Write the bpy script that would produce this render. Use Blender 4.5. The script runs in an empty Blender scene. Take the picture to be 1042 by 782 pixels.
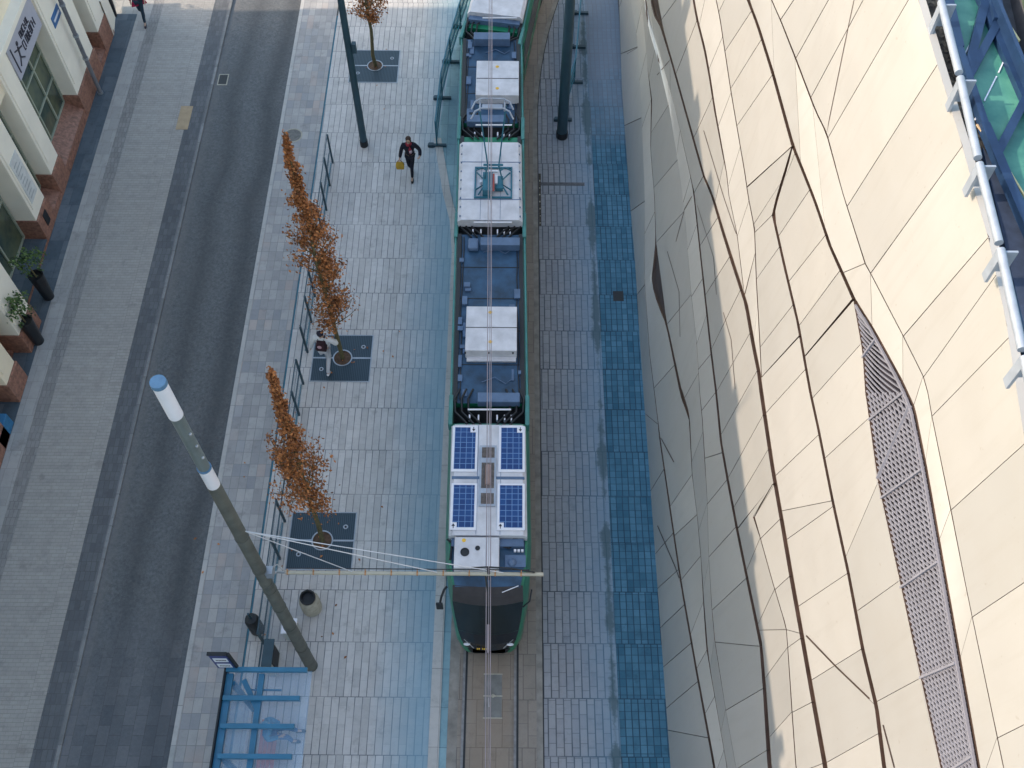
import bpy, bmesh, math, random
from mathutils import Vector, Matrix, noise as mnoise
random.seed(7)
C = bpy.context.scene.collection
PI = math.pi
R = math.radians
# ------------------------------------------------------------------ camera calibration (photo is 1042 x 782)
FPX = 1050.0
CH = 27.0
dn = Vector((-5, -655, -FPX)).normalized()
Zc = -dn
Yc = Vector((12, 1683, -1050)); Yc -= Zc * Yc.dot(Zc); Yc.normalize()
Xc = Yc.cross(Zc)
M3 = Matrix((Xc, Yc, Zc))
CAM = Vector((0, 0, CH))
def ray(px, py): return M3 @ Vector((px - 521, -(py - 391), -FPX))
def G(px, py, z=0.0):
    d = ray(px, py); t = (z - CH) / d.z
    return CAM + d * t
# ------------------------------------------------------------------ scene settings
sc = bpy.context.scene
sc.render.engine = 'CYCLES'
sc.view_settings.view_transform = 'Standard'
sc.view_settings.look = 'None'
sc.view_settings.gamma = 1
sc.view_settings.exposure = 1.22
EL = R(32)
w = bpy.data.worlds.new('World'); sc.world = w; w.use_nodes = True
nt = w.node_tree
sky = nt.nodes.new('ShaderNodeTexSky'); sky.sky_type = 'NISHITA'; sky.sun_disc = False
sky.sun_elevation = EL; sky.sun_rotation = R(-88.3)
sky.air_density = 1.8; sky.dust_density = 2.0; sky.ozone_density = 1.5
nt.links.new(sky.outputs[0], nt.nodes['Background'].inputs[0])
nt.nodes['Background'].inputs[1].default_value = 0.15
sd = bpy.data.lights.new('sun', 'SUN'); sd.energy = 2.0; sd.angle = R(0.5); sd.color = (1.0, 0.82, 0.62)
so = bpy.data.objects.new('sun', sd); C.objects.link(so)
tosun = Vector((-math.cos(EL), -0.03 * math.cos(EL), math.sin(EL)))
so.rotation_euler = tosun.to_track_quat('Z', 'Y').to_euler(); so.location = (-30, 0, 40)
cd = bpy.data.cameras.new('camera'); cam = bpy.data.objects.new('camera', cd); C.objects.link(cam)
cd.sensor_width = 36; cd.lens = FPX / 1042 * 36; cd.clip_end = 2000
cam.matrix_world = Matrix.Translation(CAM) @ M3.to_4x4()
sc.camera = cam
# ------------------------------------------------------------------ materials
class N:
    def __init__(s, name):
        s.m = bpy.data.materials.new(name); s.m.use_nodes = True
        s.t = s.m.node_tree; s.b = s.t.nodes['Principled BSDF']
    def n(s, typ, **kw):
        o = s.t.nodes.new(typ)
        for k, v in kw.items(): setattr(o, k, v)
        return o
    def l(s, a, b): s.t.links.new(a, b)
    def math(s, op, a, b=None, c=None):
        o = s.n('ShaderNodeMath', operation=op)
        for i, v in enumerate((a, b, c)):
            if v is None: continue
            if hasattr(v, 'links'): s.l(v, o.inputs[i])
            else: o.inputs[i].default_value = v
        return o.outputs[0]
    def pos(s): return s.n('ShaderNodeNewGeometry').outputs['Position']
    def noise(s, scale, vec=None, detail=4, rough=.6):
        o = s.n('ShaderNodeTexNoise'); o.inputs['Scale'].default_value = scale
        o.inputs['Detail'].default_value = detail; o.inputs['Roughness'].default_value = rough
        s.l(vec if vec is not None else s.pos(), o.inputs['Vector'])
        return o.outputs[0]
    def mix(s, f, a, b, mode='MIX'):
        o = s.n('ShaderNodeMix', data_type='RGBA', blend_type=mode)
        for i, v in ((0, f), (6, a), (7, b)):
            if hasattr(v, 'links'): s.l(v, o.inputs[i])
            elif i == 0: o.inputs[0].default_value = v
            else: o.inputs[i].default_value = (*v, 1) if len(v) == 3 else v
        return o.outputs[2]
    def ramp(s, f, lo, hi):
        o = s.n('ShaderNodeMapRange'); s.l(f, o.inputs[0])
        o.inputs[1].default_value = lo; o.inputs[2].default_value = hi
        return o.outputs[0]
    def col(s, c):
        if hasattr(c, 'links'): s.l(c, s.b.inputs['Base Color'])
        else: s.b.inputs['Base Color'].default_value = (*c, 1)
    def bump(s, h, strength=.3, dist=.02):
        o = s.n('ShaderNodeBump'); o.inputs['Strength'].default_value = strength
        o.inputs['Distance'].default_value = dist
        s.l(h, o.inputs['Height']); s.l(o.outputs[0], s.b.inputs['Normal'])
    def set(s, rough=None, metal=None, spec=None):
        if rough is not None: s.b.inputs['Roughness'].default_value = rough
        if metal is not None: s.b.inputs['Metallic'].default_value = metal
        if spec is not None: s.b.inputs['Specular IOR Level'].default_value = spec
        return s
def simple(name, c, rough=.6, metal=0, var=.18, scale=3.0, spec=None, bump=0, fine=True):
    k = N(name); k.set(rough, metal, spec)
    f = k.noise(scale, detail=6)
    a = tuple(x * (1 - var) for x in c); b = tuple(min(1, x * (1 + var)) for x in c)
    k.col(k.mix(k.ramp(f, .3, .7), a, b))
    if bump: k.bump(k.noise(scale * 8), bump, .01)
    return k.m
M = {}
M['white_box'] = simple('white_panel', (.56, .56, .60), .5, 0, .16, 2.6)
M['deck'] = simple('blue_deck', (.020, .062, .125), .55, 0, .45, 2.2)
M['deckbox'] = simple('blue_grey_box', (.085, .14, .24), .5, 0, .2)
M['green'] = simple('green_paint', (.015, .19, .10), .3, 0, .12)
M['black'] = simple('black_rubber', (.012, .014, .018), .55, 0, .3)
M['glass_dark'] = simple('dark_glass', (.010, .018, .022), .2, 0, .2)
M['steel'] = simple('steel', (.35, .37, .4), .4, .6, .15)
M['railsteel'] = simple('worn_rail', (.22, .21, .21), .5, .3, .3, 6)
M['galv'] = simple('galvanised_steel', (.34, .38, .45), .5, .3, .12, 6)
M['polegreen'] = simple('grey_green_pole_paint', (.095, .10, .088), .55, 0, .3, 3)
M['poledark'] = simple('dark_teal_pole_paint', (.025, .06, .085), .5, 0, .2, 2)
M['lampwhite'] = simple('opal_glass', (.72, .72, .78), .3, 0, .05)
M['lampcap'] = simple('blue_cap', (.09, .19, .31), .4, 0, .15, 8)
M['bronze'] = simple('bronze_joint', (.115, .075, .06), .42, .6, .3, 3)
M['plaster'] = simple('cream_plaster', (.86, .74, .57), .85, 0, .06, 1.2)
M['plaster2'] = simple('pale_stone', (.86, .79, .69), .8, 0, .05, 1.2)
M['ochre'] = simple('beige_plaster', (.70, .57, .38), .85, 0, .08, 1.2)
M['granite'] = simple('red_brown_granite', (.28, .135, .095), .5, 0, .45, 9)
M['sign_lilac'] = simple('sign_face', (.42, .42, .50), .5, 0, .05)
M['ink'] = simple('dark_lettering', (.03, .03, .05), .6, 0, .1)
M['navy'] = simple('navy_sign', (.02, .035, .17), .4, 0, .05)
M['signwhite'] = simple('white_sign_field', (.7, .72, .8), .4, 0, .03)
M['trunk'] = simple('bark', (.13, .11, .055), .9, 0, .35, 14, bump=.4)
M['soil'] = simple('tree_pit_soil', (.10, .06, .04), .95, 0, .4, 12, bump=.5)
M['beam'] = simple('blue_steel_beam', (.025, .15, .27), .4, 0, .12)
M['teal'] = simple('teal_barrier_paint', (.02, .13, .19), .45, 0, .2)
M['concrete'] = simple('beige_concrete', (.40, .37, .31), .9, 0, .18, 9, bump=.3)
M['palebox'] = simple('pale_grey_paint', (.45, .47, .47), .5, 0, .1)
M['bench'] = simple('coral_bench_slats', (.50, .20, .16), .6, 0, .15)
M['tan'] = simple('tan_plate', (.42, .31, .20), .8, 0, .12, 5)
M['mullion'] = simple('pale_mullion', (.34, .37, .30), .5, 0, .1)
M['yellow'] = simple('yellow_paint', (.75, .45, .04), .5, 0, .1)
M['armpaint'] = simple('cream_arm', (.40, .37, .30), .5, .2, .12)
M['armring'] = simple('orange_insulator', (.42, .20, .08), .5, 0, .1)
M['wire'] = simple('copper_wire', (.33, .28, .30), .45, .4, .1)
M['wirelight'] = simple('steel_wire', (.55, .57, .62), .4, .3, .1)
M['roofdark'] = simple('roof_membrane', (.09, .09, .10), .9, 0, .3)
M['rooftile'] = simple('roof_sheet', (.25, .12, .08), .8, 0, .3)
M['bluemat'] = simple('blue_cover', (.03, .16, .33), .6, 0, .2, 6)
M['pot'] = simple('black_pot', (.012, .013, .016), .3, 0, .2)
M['dkblueframe'] = simple('dark_blue_frame', (.018, .045, .11), .4, .2, .2, 4)
# glass of windows
def glassmat(name, a, b, scale=.6, rough=.08, spec=.5):
    k = N(name); k.set(rough, 0, spec)
    k.col(k.mix(k.ramp(k.noise(scale, detail=3), .35, .65), a, b)); return k.m
M['winglass'] = glassmat('green_window_glass', (.025, .05, .055), (.12, .145, .09), .9)
M['skyglass'] = glassmat('green_roof_glass', (.05, .20, .16), (.10, .30, .22), 2.5, .2)
def clear(name, c, alpha):
    k = N(name); k.set(.08); k.col(c); k.b.inputs['Alpha'].default_value = alpha; return k.m
M['shelterglass'] = clear('blue_tinted_glass', (.30, .50, .72), .22)
M['tealglass'] = clear('teal_tinted_glass', (.05, .35, .42), .45)
M['fenceglass'] = clear('fence_glass', (.28, .42, .55), .16)
# metal facade: per-panel random tint attribute + soft oil-canning
k = N('champagne_metal_panels'); k.set(.45, .32)
at = k.n('ShaderNodeAttribute', attribute_name='tint')
base = k.mix(at.outputs['Fac'], (.47, .46, .445), (.565, .545, .52))
stain = k.ramp(k.noise(.7, detail=8, rough=.7), .45, .75)
base = k.mix(k.math('MULTIPLY', stain, .18), base, (.42, .37, .31))
mp = k.n('ShaderNodeMapping'); k.l(k.pos(), mp.inputs[0]); mp.inputs['Scale'].default_value = (1.2, .45, .5)
mp2 = k.n('ShaderNodeMapping'); k.l(k.pos(), mp2.inputs[0]); mp2.inputs['Scale'].default_value = (2.5, 5.0, .35)
stk = k.ramp(k.noise(1.0, mp2.outputs[0], 5, .6), .52, .74)
base = k.mix(k.math('MULTIPLY', stk, .16), base, (.36, .33, .29))
spk = k.ramp(k.noise(9, detail=2), .70, .76)
base = k.mix(k.math('MULTIPLY', spk, .25), base, (.30, .24, .18))
k.col(base)
k.bump(k.noise(.9, mp.outputs[0], 2, .5), .5, .2)
M['metal'] = k.m
# perforated screen
M['screen'] = simple('perforated_steel', (.27, .27, .32), .55, .2, .1)
# gravel
k = N('roof_gravel'); k.set(.95)
v = k.n('ShaderNodeTexVoronoi'); v.inputs['Scale'].default_value = 16; k.l(k.pos(), v.inputs['Vector'])
sep = k.n('ShaderNodeSeparateColor'); k.l(v.outputs['Color'], sep.inputs[0])
k.col(k.mix(sep.outputs[0], (.07, .055, .05), (.34, .27, .20))); k.bump(v.outputs['Distance'], .8, .05)
M['gravel'] = k.m
# solar cells
k = N('solar_cells'); k.set(.18)
tc = k.n('ShaderNodeTexCoord'); br = k.n('ShaderNodeTexBrick', offset=0)
k.l(tc.outputs['Object'], br.inputs['Vector'])
for nme, val in (('Scale', 1), ('Mortar Size', .008), ('Brick Width', .155), ('Row Height', .155), ('Mortar Smooth', .1), ('Bias', 0)):
    br.inputs[nme].default_value = val
br.inputs['Color1'].default_value = (.006, .035, .15, 1); br.inputs['Color2'].default_value = (.01, .055, .20, 1)
br.inputs['Mortar'].default_value = (.13, .24, .46, 1)
k.col(br.outputs['Color']); M['solar'] = k.m
# leaves
def leafmat(name, a, b):
    k = N(name); k.set(.7)
    at = k.n('ShaderNodeAttribute', attribute_name='tint')
    k.col(k.mix(at.outputs['Fac'], a, b)); return k.m
M['autumn'] = leafmat('autumn_leaves', (.13, .045, .018), (.58, .23, .075))
M['olive'] = leafmat('olive_leaves', (.02, .05, .02), (.14, .22, .06))
# ---- paving
def paving(name, W, L, c1, c2, mortar, ms=.02, axis='y', grime=(.5, .35), scale2=None, cross=None, tintfn=None, rough=.8, big=.25, jit=True, bstr=.5):
    k = N(name); k.set(rough)
    p = k.n('ShaderNodeSeparateXYZ'); k.l(k.pos(), p.inputs[0])
    X, Y = (p.outputs[0], p.outputs[1]) if axis == 'y' else (p.outputs[1], p.outputs[0])
    if jit:
        g = k.math('FLOOR', k.math('DIVIDE', Y, L))
        wn = k.n('ShaderNodeTexWhiteNoise', noise_dimensions='1D'); k.l(g, wn.inputs['W'])
        X = k.math('ADD', X, k.math('MULTIPLY', wn.outputs['Value'], W))
    cb = k.n('ShaderNodeCombineXYZ'); k.l(Y, cb.inputs[0]); k.l(X, cb.inputs[1])
    def brick(bw, rh, m, off=0):
        br = k.n('ShaderNodeTexBrick', offset=off); k.l(cb.outputs[0], br.inputs['Vector'])
        for nme, val in (('Scale', 1), ('Mortar Size', m), ('Brick Width', bw), ('Row Height', rh), ('Mortar Smooth', .3), ('Bias', 0)):
            br.inputs[nme].default_value = val
        br.inputs['Color1'].default_value = (0, 0, 0, 1); br.inputs['Color2'].default_value = (1, 1, 1, 1); br.inputs['Mortar'].default_value = (.5, .5, .5, 1)
        return br
    b = brick(L, W, ms)
    base = k.mix(b.outputs['Color'], c1, c2)
    if cross:
        b2 = brick(cross[0], W, cross[1], cross[2])
        base = k.mix(.5, base, k.mix(b2.outputs['Color'], c1, c2))
        base = k.mix(k.math('MULTIPLY', b2.outputs['Fac'], cross[3]), base, mortar)
    big_n = k.ramp(k.noise(.35, detail=5, rough=.65), .3, .7)
    base = k.mix(k.math('MULTIPLY', big_n, big), base, tuple(x * .55 for x in c1))
    fine = k.noise(3.5, detail=8, rough=.75)
    base = k.mix(k.math('MULTIPLY', k.ramp(fine, .48, .72), grime[1]), base, tuple(x * .5 for x in c1))
    blot = k.ramp(k.noise(1.6, detail=9, rough=.75), .56, .66)
    base = k.mix(k.math('MULTIPLY', blot, .40), base, tuple(x * .45 for x in c1))
    # joints wax and wane
    jn = k.math('ADD', .45, k.math('MULTIPLY', k.ramp(k.noise(1.1, detail=3), .35, .6), .55))
    base = k.mix(k.math('MULTIPLY', b.outputs['Fac'], jn), base, mortar)
    if tintfn: base = tintfn(k, base, p.outputs[0], p.outputs[1])
    k.col(base)
    k.bump(k.math('SUBTRACT', 1, b.outputs['Fac']), bstr, .012)
    return k.m
def cyl_mask(k, v, lo, hi): return k.ramp(v, lo, hi)
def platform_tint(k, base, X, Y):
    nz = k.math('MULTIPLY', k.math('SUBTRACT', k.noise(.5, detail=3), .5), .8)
    f = k.ramp(k.math('ADD', X, nz), -3.6, -2.3)           # cool blue cast of the shade, painted into the slab colour near the edge
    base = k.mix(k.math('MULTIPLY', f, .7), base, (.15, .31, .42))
    # dirt streaks
    st = k.ramp(k.noise(.9, detail=6, rough=.7), .62, .8)
    return k.mix(k.math('MULTIPLY', st, .25), base, (.12, .12, .12))
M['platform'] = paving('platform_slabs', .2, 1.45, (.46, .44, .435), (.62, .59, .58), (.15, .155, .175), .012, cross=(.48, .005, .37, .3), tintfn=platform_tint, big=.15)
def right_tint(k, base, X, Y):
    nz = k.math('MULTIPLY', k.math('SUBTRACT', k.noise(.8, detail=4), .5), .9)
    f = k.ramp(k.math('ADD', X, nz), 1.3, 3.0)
    base = k.mix(k.math('MULTIPLY', f, .6), base, (.12, .25, .37))  # blue cast of the shade mixed into the slab colour, stronger towards the building
    # moss along the change of paving
    edge = k.math('ABSOLUTE', k.math('SUBTRACT', X, k.math('ADD', 2.70, k.math('MULTIPLY', k.math('SUBTRACT', k.noise(5.5, detail=8, rough=.75), .5), .34))))
    yv = k.n('ShaderNodeCombineXYZ'); k.l(Y, yv.inputs[1])
    wv = k.math('MULTIPLY', k.ramp(k.noise(.33, yv.outputs[0], 3, .7), .42, .62), .20)
    m = k.ramp(k.math('SUBTRACT', wv, edge), -.04, .06)
    return k.mix(k.math('MULTIPLY', m, .75), base, (.045, .085, .10))
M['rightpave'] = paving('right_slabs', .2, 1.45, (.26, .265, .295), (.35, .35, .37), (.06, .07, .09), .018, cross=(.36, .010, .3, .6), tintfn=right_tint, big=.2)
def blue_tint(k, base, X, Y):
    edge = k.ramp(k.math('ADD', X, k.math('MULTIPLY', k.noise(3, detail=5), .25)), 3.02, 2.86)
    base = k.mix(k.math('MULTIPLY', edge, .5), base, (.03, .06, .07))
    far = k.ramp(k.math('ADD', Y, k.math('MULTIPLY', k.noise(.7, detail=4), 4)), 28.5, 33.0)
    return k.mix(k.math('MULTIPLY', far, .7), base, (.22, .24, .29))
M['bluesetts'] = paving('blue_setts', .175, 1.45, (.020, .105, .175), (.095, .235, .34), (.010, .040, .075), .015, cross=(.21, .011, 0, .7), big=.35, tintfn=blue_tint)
M['promenade'] = paving('promenade_setts', .11, 3.1, (.34, .32, .305), (.41, .385, .365), (.22, .21, .20), .006, axis='x', cross=(.2, .006, .5, .5), big=.22, bstr=.3)
M['promborder'] = paving('promenade_border', .3, .6, (.36, .345, .335), (.43, .41, .395), (.24, .23, .22), .006, big=.2, bstr=.2)
M['promchannel'] = paving('promenade_channel', .12, .25, (.25, .24, .235), (.31, .295, .29), (.16, .15, .15), .008, big=.2, bstr=.3)
M['darkband'] = paving('dark_band_setts', .14, .28, (.11, .115, .13), (.155, .16, .175), (.08, .085, .09), .008, big=.3, bstr=.3)
M['granpave'] = paving('blue_grey_granite_paving', .5, .8, (.085, .115, .145), (.16, .185, .215), (.045, .06, .08), .006, big=.6, grime=(.5, .6), bstr=.2)
def block_tint(k, base, X, Y):
    v = k.n('ShaderNodeTexWhiteNoise', noise_dimensions='2D')
    cb = k.n('ShaderNodeCombineXYZ')
    k.l(k.math('FLOOR', k.math('DIVIDE', X, .24)), cb.inputs[0]); k.l(k.math('FLOOR', k.math('DIVIDE', Y, .4)), cb.inputs[1])
    k.l(cb.outputs[0], v.inputs['Vector'])
    pick = k.math('MULTIPLY', k.math('GREATER_THAN', v.outputs['Value'], .80), k.ramp(k.noise(.6, detail=2), .45, .6))
    base = k.mix(k.math('MULTIPLY', pick, .45), base, (.46, .35, .31))
    pk2 = k.math('LESS_THAN', v.outputs['Value'], .2)
    return k.mix(k.math('MULTIPLY', pk2, .35), base, (.23, .25, .29))
M['blocks'] = paving('block_strip', .24, .4, (.33, .32, .325), (.46, .44, .435), (.22, .22, .225), .009, jit=False, tintfn=block_tint, big=.25, bstr=.3)
def slab_tint(k, base, X, Y):
    d = k.math('ABSOLUTE', k.math('ADD', X, .52))
    f = k.ramp(k.math('ADD', d, k.math('MULTIPLY', k.noise(2.5, detail=6), .35)), .95, .55)
    base = k.mix(k.math('MULTIPLY', f, .4), base, (.27, .195, .135))
    r = k.math('ABSOLUTE', k.math('SUBTRACT', d, .66))
    g = k.ramp(k.math('ADD', r, k.math('MULTIPLY', k.noise(6, detail=4), .12)), .17, .05)
    return k.mix(k.math('MULTIPLY', g, .5), base, (.10, .075, .055))
M['slab'] = paving('track_slab', .33, 1.2, (.25, .215, .185), (.32, .275, .24), (.11, .095, .09), .008, cross=(.6, .01, .5, .5), tintfn=slab_tint, big=.3)
M['slabedge'] = simple('concrete_track_edge', (.25, .23, .21), .9, 0, .3, 2.5)
M['kerb'] = paving('pale_kerb', .3, 1.0, (.44, .43, .42), (.52, .50, .49), (.2, .2, .2), .008, big=.25, jit=False, bstr=.2)
M['kerbworn'] = paving('worn_kerb', .3, 1.0, (.20, .205, .215), (.30, .30, .31), (.1, .1, .11), .01, big=.6, jit=False, bstr=.2, grime=(.5, .6))
M['kerbteal'] = paving('teal_kerb', .3, 1.0, (.20, .34, .40), (.28, .43, .49), (.1, .17, .21), .008, big=.25, jit=False, bstr=.2)
# asphalt with tyre tracks
k = N('asphalt'); k.set(.85)
p = k.n('ShaderNodeSeparateXYZ'); k.l(k.pos(), p.inputs[0]); X, Y = p.outputs[0], p.outputs[1]
base = k.mix(k.ramp(k.noise(11, detail=8, rough=.85), .38, .62), (.075, .083, .092), (.165, .17, .18))
base = k.mix(k.math('MULTIPLY', k.ramp(k.noise(1.3, detail=8, rough=.75), .55, .66), .35), base, (.07, .073, .078))
base = k.mix(k.math('MULTIPLY', k.ramp(k.noise(2.3, detail=7, rough=.7), .60, .72), .35), base, (.17, .17, .175))
base = k.mix(k.math('MULTIPLY', k.ramp(k.noise(.5, detail=6, rough=.7), .4, .7), .5), base, (.125, .125, .13))
yv = k.n('ShaderNodeCombineXYZ'); k.l(Y, yv.inputs[1])
wob = k.math('MULTIPLY', k.math('SUBTRACT', k.noise(.16, yv.outputs[0], 2, .5), .5), 1.3)
for x0, wd, st in ((-10.35, .30, .40), (-9.0, .34, .5)):
    d = k.math('ABSOLUTE', k.math('ADD', k.math('SUBTRACT', X, x0), wob))
    f = k.ramp(k.math('ADD', d, k.math('MULTIPLY', k.noise(1.5, detail=5), .1)), wd + .22, wd - .22)
    base = k.mix(k.math('MULTIPLY', f, st), base, (.038, .042, .048))
gut = k.ramp(k.math('ADD', X, k.math('MULTIPLY', k.noise(2, detail=5), .4)), -10.75, -11.15)
base = k.mix(k.math('MULTIPLY', gut, .6), base, (.20, .19, .185))
# laid stone patch pattern in the near part
br = k.n('ShaderNodeTexBrick'); cb = k.n('ShaderNodeCombineXYZ'); k.l(X, cb.inputs[1]); k.l(Y, cb.inputs[0]); k.l(cb.outputs[0], br.inputs['Vector'])
for nme, val in (('Scale', 1), ('Mortar Size', .006), ('Brick Width', .5), ('Row Height', .3), ('Bias', 0)): br.inputs[nme].default_value = val
br.inputs['Color1'].default_value = (.09, .10, .12, 1); br.inputs['Color2'].default_value = (.17, .17, .19, 1); br.inputs['Mortar'].default_value = (.06, .06, .07, 1)
nf = k.math('MULTIPLY', k.ramp(k.math('ADD', Y, k.math('MULTIPLY', k.noise(.6), 2)), 11.0, 8.0), .55)
base = k.mix(nf, base, br.outputs['Color'])
k.col(base); k.bump(k.noise(45, detail=3), .4, .01)
M['asphalt'] = k.m
M['ground'] = paving('far_paving', .5, 1.0, (.34, .33, .31), (.42, .41, .385), (.2, .2, .2), .01, big=.2)
# tree grate metal
k = N('cast_tree_grate'); k.set(.5, .3)
p = k.n('ShaderNodeSeparateXYZ'); k.l(k.pos(), p.inputs[0])
wv = k.math('FRACT', k.math('MULTIPLY', p.outputs[0], 18))
f = k.math('GREATER_THAN', wv, .6)
k.col(k.mix(f, (.045, .075, .10), (.02, .035, .05))); k.bump(f, -.4, .01)
M['grate'] = k.m
# ------------------------------------------------------------------ mesh builder
class MB:
    def __init__(s): s.v = []; s.f = []; s.mi = []; s.tint = None
    def poly(s, pts, mi=0):
        i = len(s.v); s.v += [tuple(p) for p in pts]; s.f.append(tuple(range(i, i + len(pts)))); s.mi.append(mi)
    def box(s, x0, x1, y0, y1, z0, z1, mi=0, rot=0, piv=None):
        pts = [(x0, y0, z0), (x1, y0, z0), (x1, y1, z0), (x0, y1, z0), (x0, y0, z1), (x1, y0, z1), (x1, y1, z1), (x0, y1, z1)]
        if rot:
            cx, cy = piv if piv else ((x0 + x1) / 2, (y0 + y1) / 2); c, n = math.cos(rot), math.sin(rot)
            pts = [(cx + (x - cx) * c - (y - cy) * n, cy + (x - cx) * n + (y - cy) * c, z) for x, y, z in pts]
        i = len(s.v); s.v += pts
        for f in ((0, 3, 2, 1), (4, 5, 6, 7), (0, 1, 5, 4), (1, 2, 6, 5), (2, 3, 7, 6), (3, 0, 4, 7)):
            s.f.append(tuple(i + q for q in f)); s.mi.append(mi)
        return s
    def bar(s, a, b, w, h=None, mi=0, up=(0, 0, 1)):
        a, b = Vector(a), Vector(b); h = h or w
        d = (b - a).normalized(); u = Vector(up)
        if abs(d.dot(u)) > .98: u = Vector((0, 1, 0))
        r = d.cross(u).normalized(); u = r.cross(d)
        i = len(s.v)
        for q in (a, b):
            for sr, su in ((-1, -1), (1, -1), (1, 1), (-1, 1)): s.v.append(tuple(q + r * sr * w / 2 + u * su * h / 2))
        for f in ((0, 1, 2, 3), (7, 6, 5, 4), (0, 4, 5, 1), (1, 5, 6, 2), (2, 6, 7, 3), (3, 7, 4, 0)):
            s.f.append(tuple(i + q for q in f)); s.mi.append(mi)
        return s
    def tube(s, pts, rad, n=8, mi=0, cap=True):
        pts = [Vector(p) for p in pts]
        if not hasattr(rad, '__len__'): rad = [rad] * len(pts)
        i0 = len(s.v)
        for j, p in enumerate(pts):
            d = (pts[min(j + 1, len(pts) - 1)] - pts[max(j - 1, 0)]).normalized()
            u = Vector((0, 0, 1)) if abs(d.z) < .9 else Vector((0, 1, 0))
            r = d.cross(u).normalized(); u = r.cross(d)
            for q in range(n):
                a = 2 * PI * q / n; s.v.append(tuple(p + (r * math.cos(a) + u * math.sin(a)) * rad[j]))
        for j in range(len(pts) - 1):
            for q in range(n):
                a = i0 + j * n + q; b = i0 + j * n + (q + 1) % n
                s.f.append((a, b, b + n, a + n)); s.mi.append(mi)
        if cap:
            s.f.append(tuple(i0 + q for q in range(n))[::-1]); s.mi.append(mi)
            e = i0 + (len(pts) - 1) * n; s.f.append(tuple(e + q for q in range(n))); s.mi.append(mi)
        return s
    def lathe(s, c, prof, n=24, mi=0, sx=1, sy=1, cap=True):
        i0 = len(s.v)
        for r, z in prof:
            for q in range(n):
                a = 2 * PI * q / n; s.v.append((c[0] + r * math.cos(a) * sx, c[1] + r * math.sin(a) * sy, c[2] + z))
        for j in range(len(prof) - 1):
            for q in range(n):
                a = i0 + j * n + q; b = i0 + j * n + (q + 1) % n
                s.f.append((a, b, b + n, a + n)); s.mi.append(mi)
        if cap and prof[-1][0] > 1e-4: s.f.append(tuple(i0 + (len(prof) - 1) * n + q for q in range(n))); s.mi.append(mi)
        if cap and prof[0][0] > 1e-4: s.f.append(tuple(i0 + q for q in range(n))[::-1]); s.mi.append(mi)
        return s
    def ball(s, c, r, sx=1, sy=1, sz=1, n=12, mi=0):
        return s.lathe(c, [(max(1e-5, r * math.sin(PI * j / 8)), -r * sz * math.cos(PI * j / 8)) for j in range(9)], n, mi, sx, sy)
    def build(s, name, mats, parent=None, smooth=False, bevel=0, loc=None):
        me = bpy.data.meshes.new(name)
        vs = s.v
        if loc is not None: vs = [(x - loc[0], y - loc[1], z - loc[2]) for x, y, z in vs]
        me.from_pydata(vs, [], s.f)
        if not isinstance(mats, (list, tuple)): mats = [mats]
        for m in mats: me.materials.append(m)
        for p, m in zip(me.polygons, s.mi): p.material_index = m
        if smooth:
            for p in me.polygons: p.use_smooth = True
            try: me.set_sharp_from_angle(angle=R(40))
            except Exception: pass
        if s.tint is not None:
            at = me.attributes.new('tint', 'FLOAT', 'FACE')
            for i, t in enumerate(s.tint): at.data[i].value = t
        me.update()
        o = bpy.data.objects.new(name, me); C.objects.link(o)
        if loc is not None: o.location = loc
        if parent:
            o.parent = parent
            if loc is None and parent.location.length > 0:
                o.matrix_parent_inverse = Matrix.Translation(-Vector(parent.location))
            elif loc is not None: o.matrix_parent_inverse = Matrix.Translation(-Vector(parent.location))
        if bevel:
            b = o.modifiers.new('bevel', 'BEVEL'); b.width = bevel; b.segments = 2; b.limit_method = 'ANGLE'
        return o
def tag(o, label=None, cat=None, group=None, kind=None):
    if label: o['label'] = label
    if cat: o['category'] = cat
    if group: o['group'] = group
    if kind: o['kind'] = kind
    return o
def empty(name, loc, label, cat, group=None):
    o = bpy.data.objects.new(name, None); C.objects.link(o); o.location = loc; o.empty_display_size = .2
    return tag(o, label, cat, group)
def bx(name, m, parent, *a, bevel=0, **k): return MB().box(*a, **k).build(name, m, parent, bevel=bevel)
# ------------------------------------------------------------------ ground
def sheet(name, m, x0, x1, y0=-45, y1=60, z=0, z0=None):
    b = MB()
    if z0 is None: b.poly([(x0, y0, z), (x1, y0, z), (x1, y1, z), (x0, y1, z)])
    else: b.box(x0, x1, y0, y1, z0, z)
    o = b.build(name, m); return tag(o, kind='structure')
o = MB(); o.poly([(-400, -400, -.12), (400, -400, -.12), (400, 500, -.12), (-400, 500, -.12)]); tag(o.build('ground', M['ground']), kind='structure')
sheet('granite_pavement', M['granpave'], -15.95, -14.95, -45, 34.0, 0, -.11)
sheet('promenade_border', M['promborder'], -14.947, -14.42, -45, 60, 0, -.11)
sheet('promenade_channel', M['promchannel'], -14.417, -14.02, -45, 60, -.006, -.11)
sheet('promenade', M['promenade'], -14.017, -12.0, -45, 60, 0, -.11)
sheet('dark_paving_band', M['darkband'], -11.997, -11.42, -45, 60, .0, -.11)
sheet('road_kerb', M['kerbworn'], -11.417, -11.30, -45, 60, .012, -.11)
sheet('road', M['asphalt'], -11.297, -8.553, -45, 60, -.06)
sheet('block_kerb', M['kerb'], -8.55, -8.43, -45, 60, .0, -.11)
sheet('block_pavement', M['blocks'], -8.427, -7.05, -45, 60, 0, -.11)
sheet('drain_channel', M['teal'], -7.047, -6.99, -45, 34, -.02, -.11)
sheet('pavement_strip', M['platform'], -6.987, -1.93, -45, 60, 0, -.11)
sheet('track_edge_left', M['slabedge'], -1.58, -1.33, -45, 28, -.004, -.11)
sheet('right_pavement', M['rightpave'], .89, 2.82, -45, 60, 0, -.11)
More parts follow.
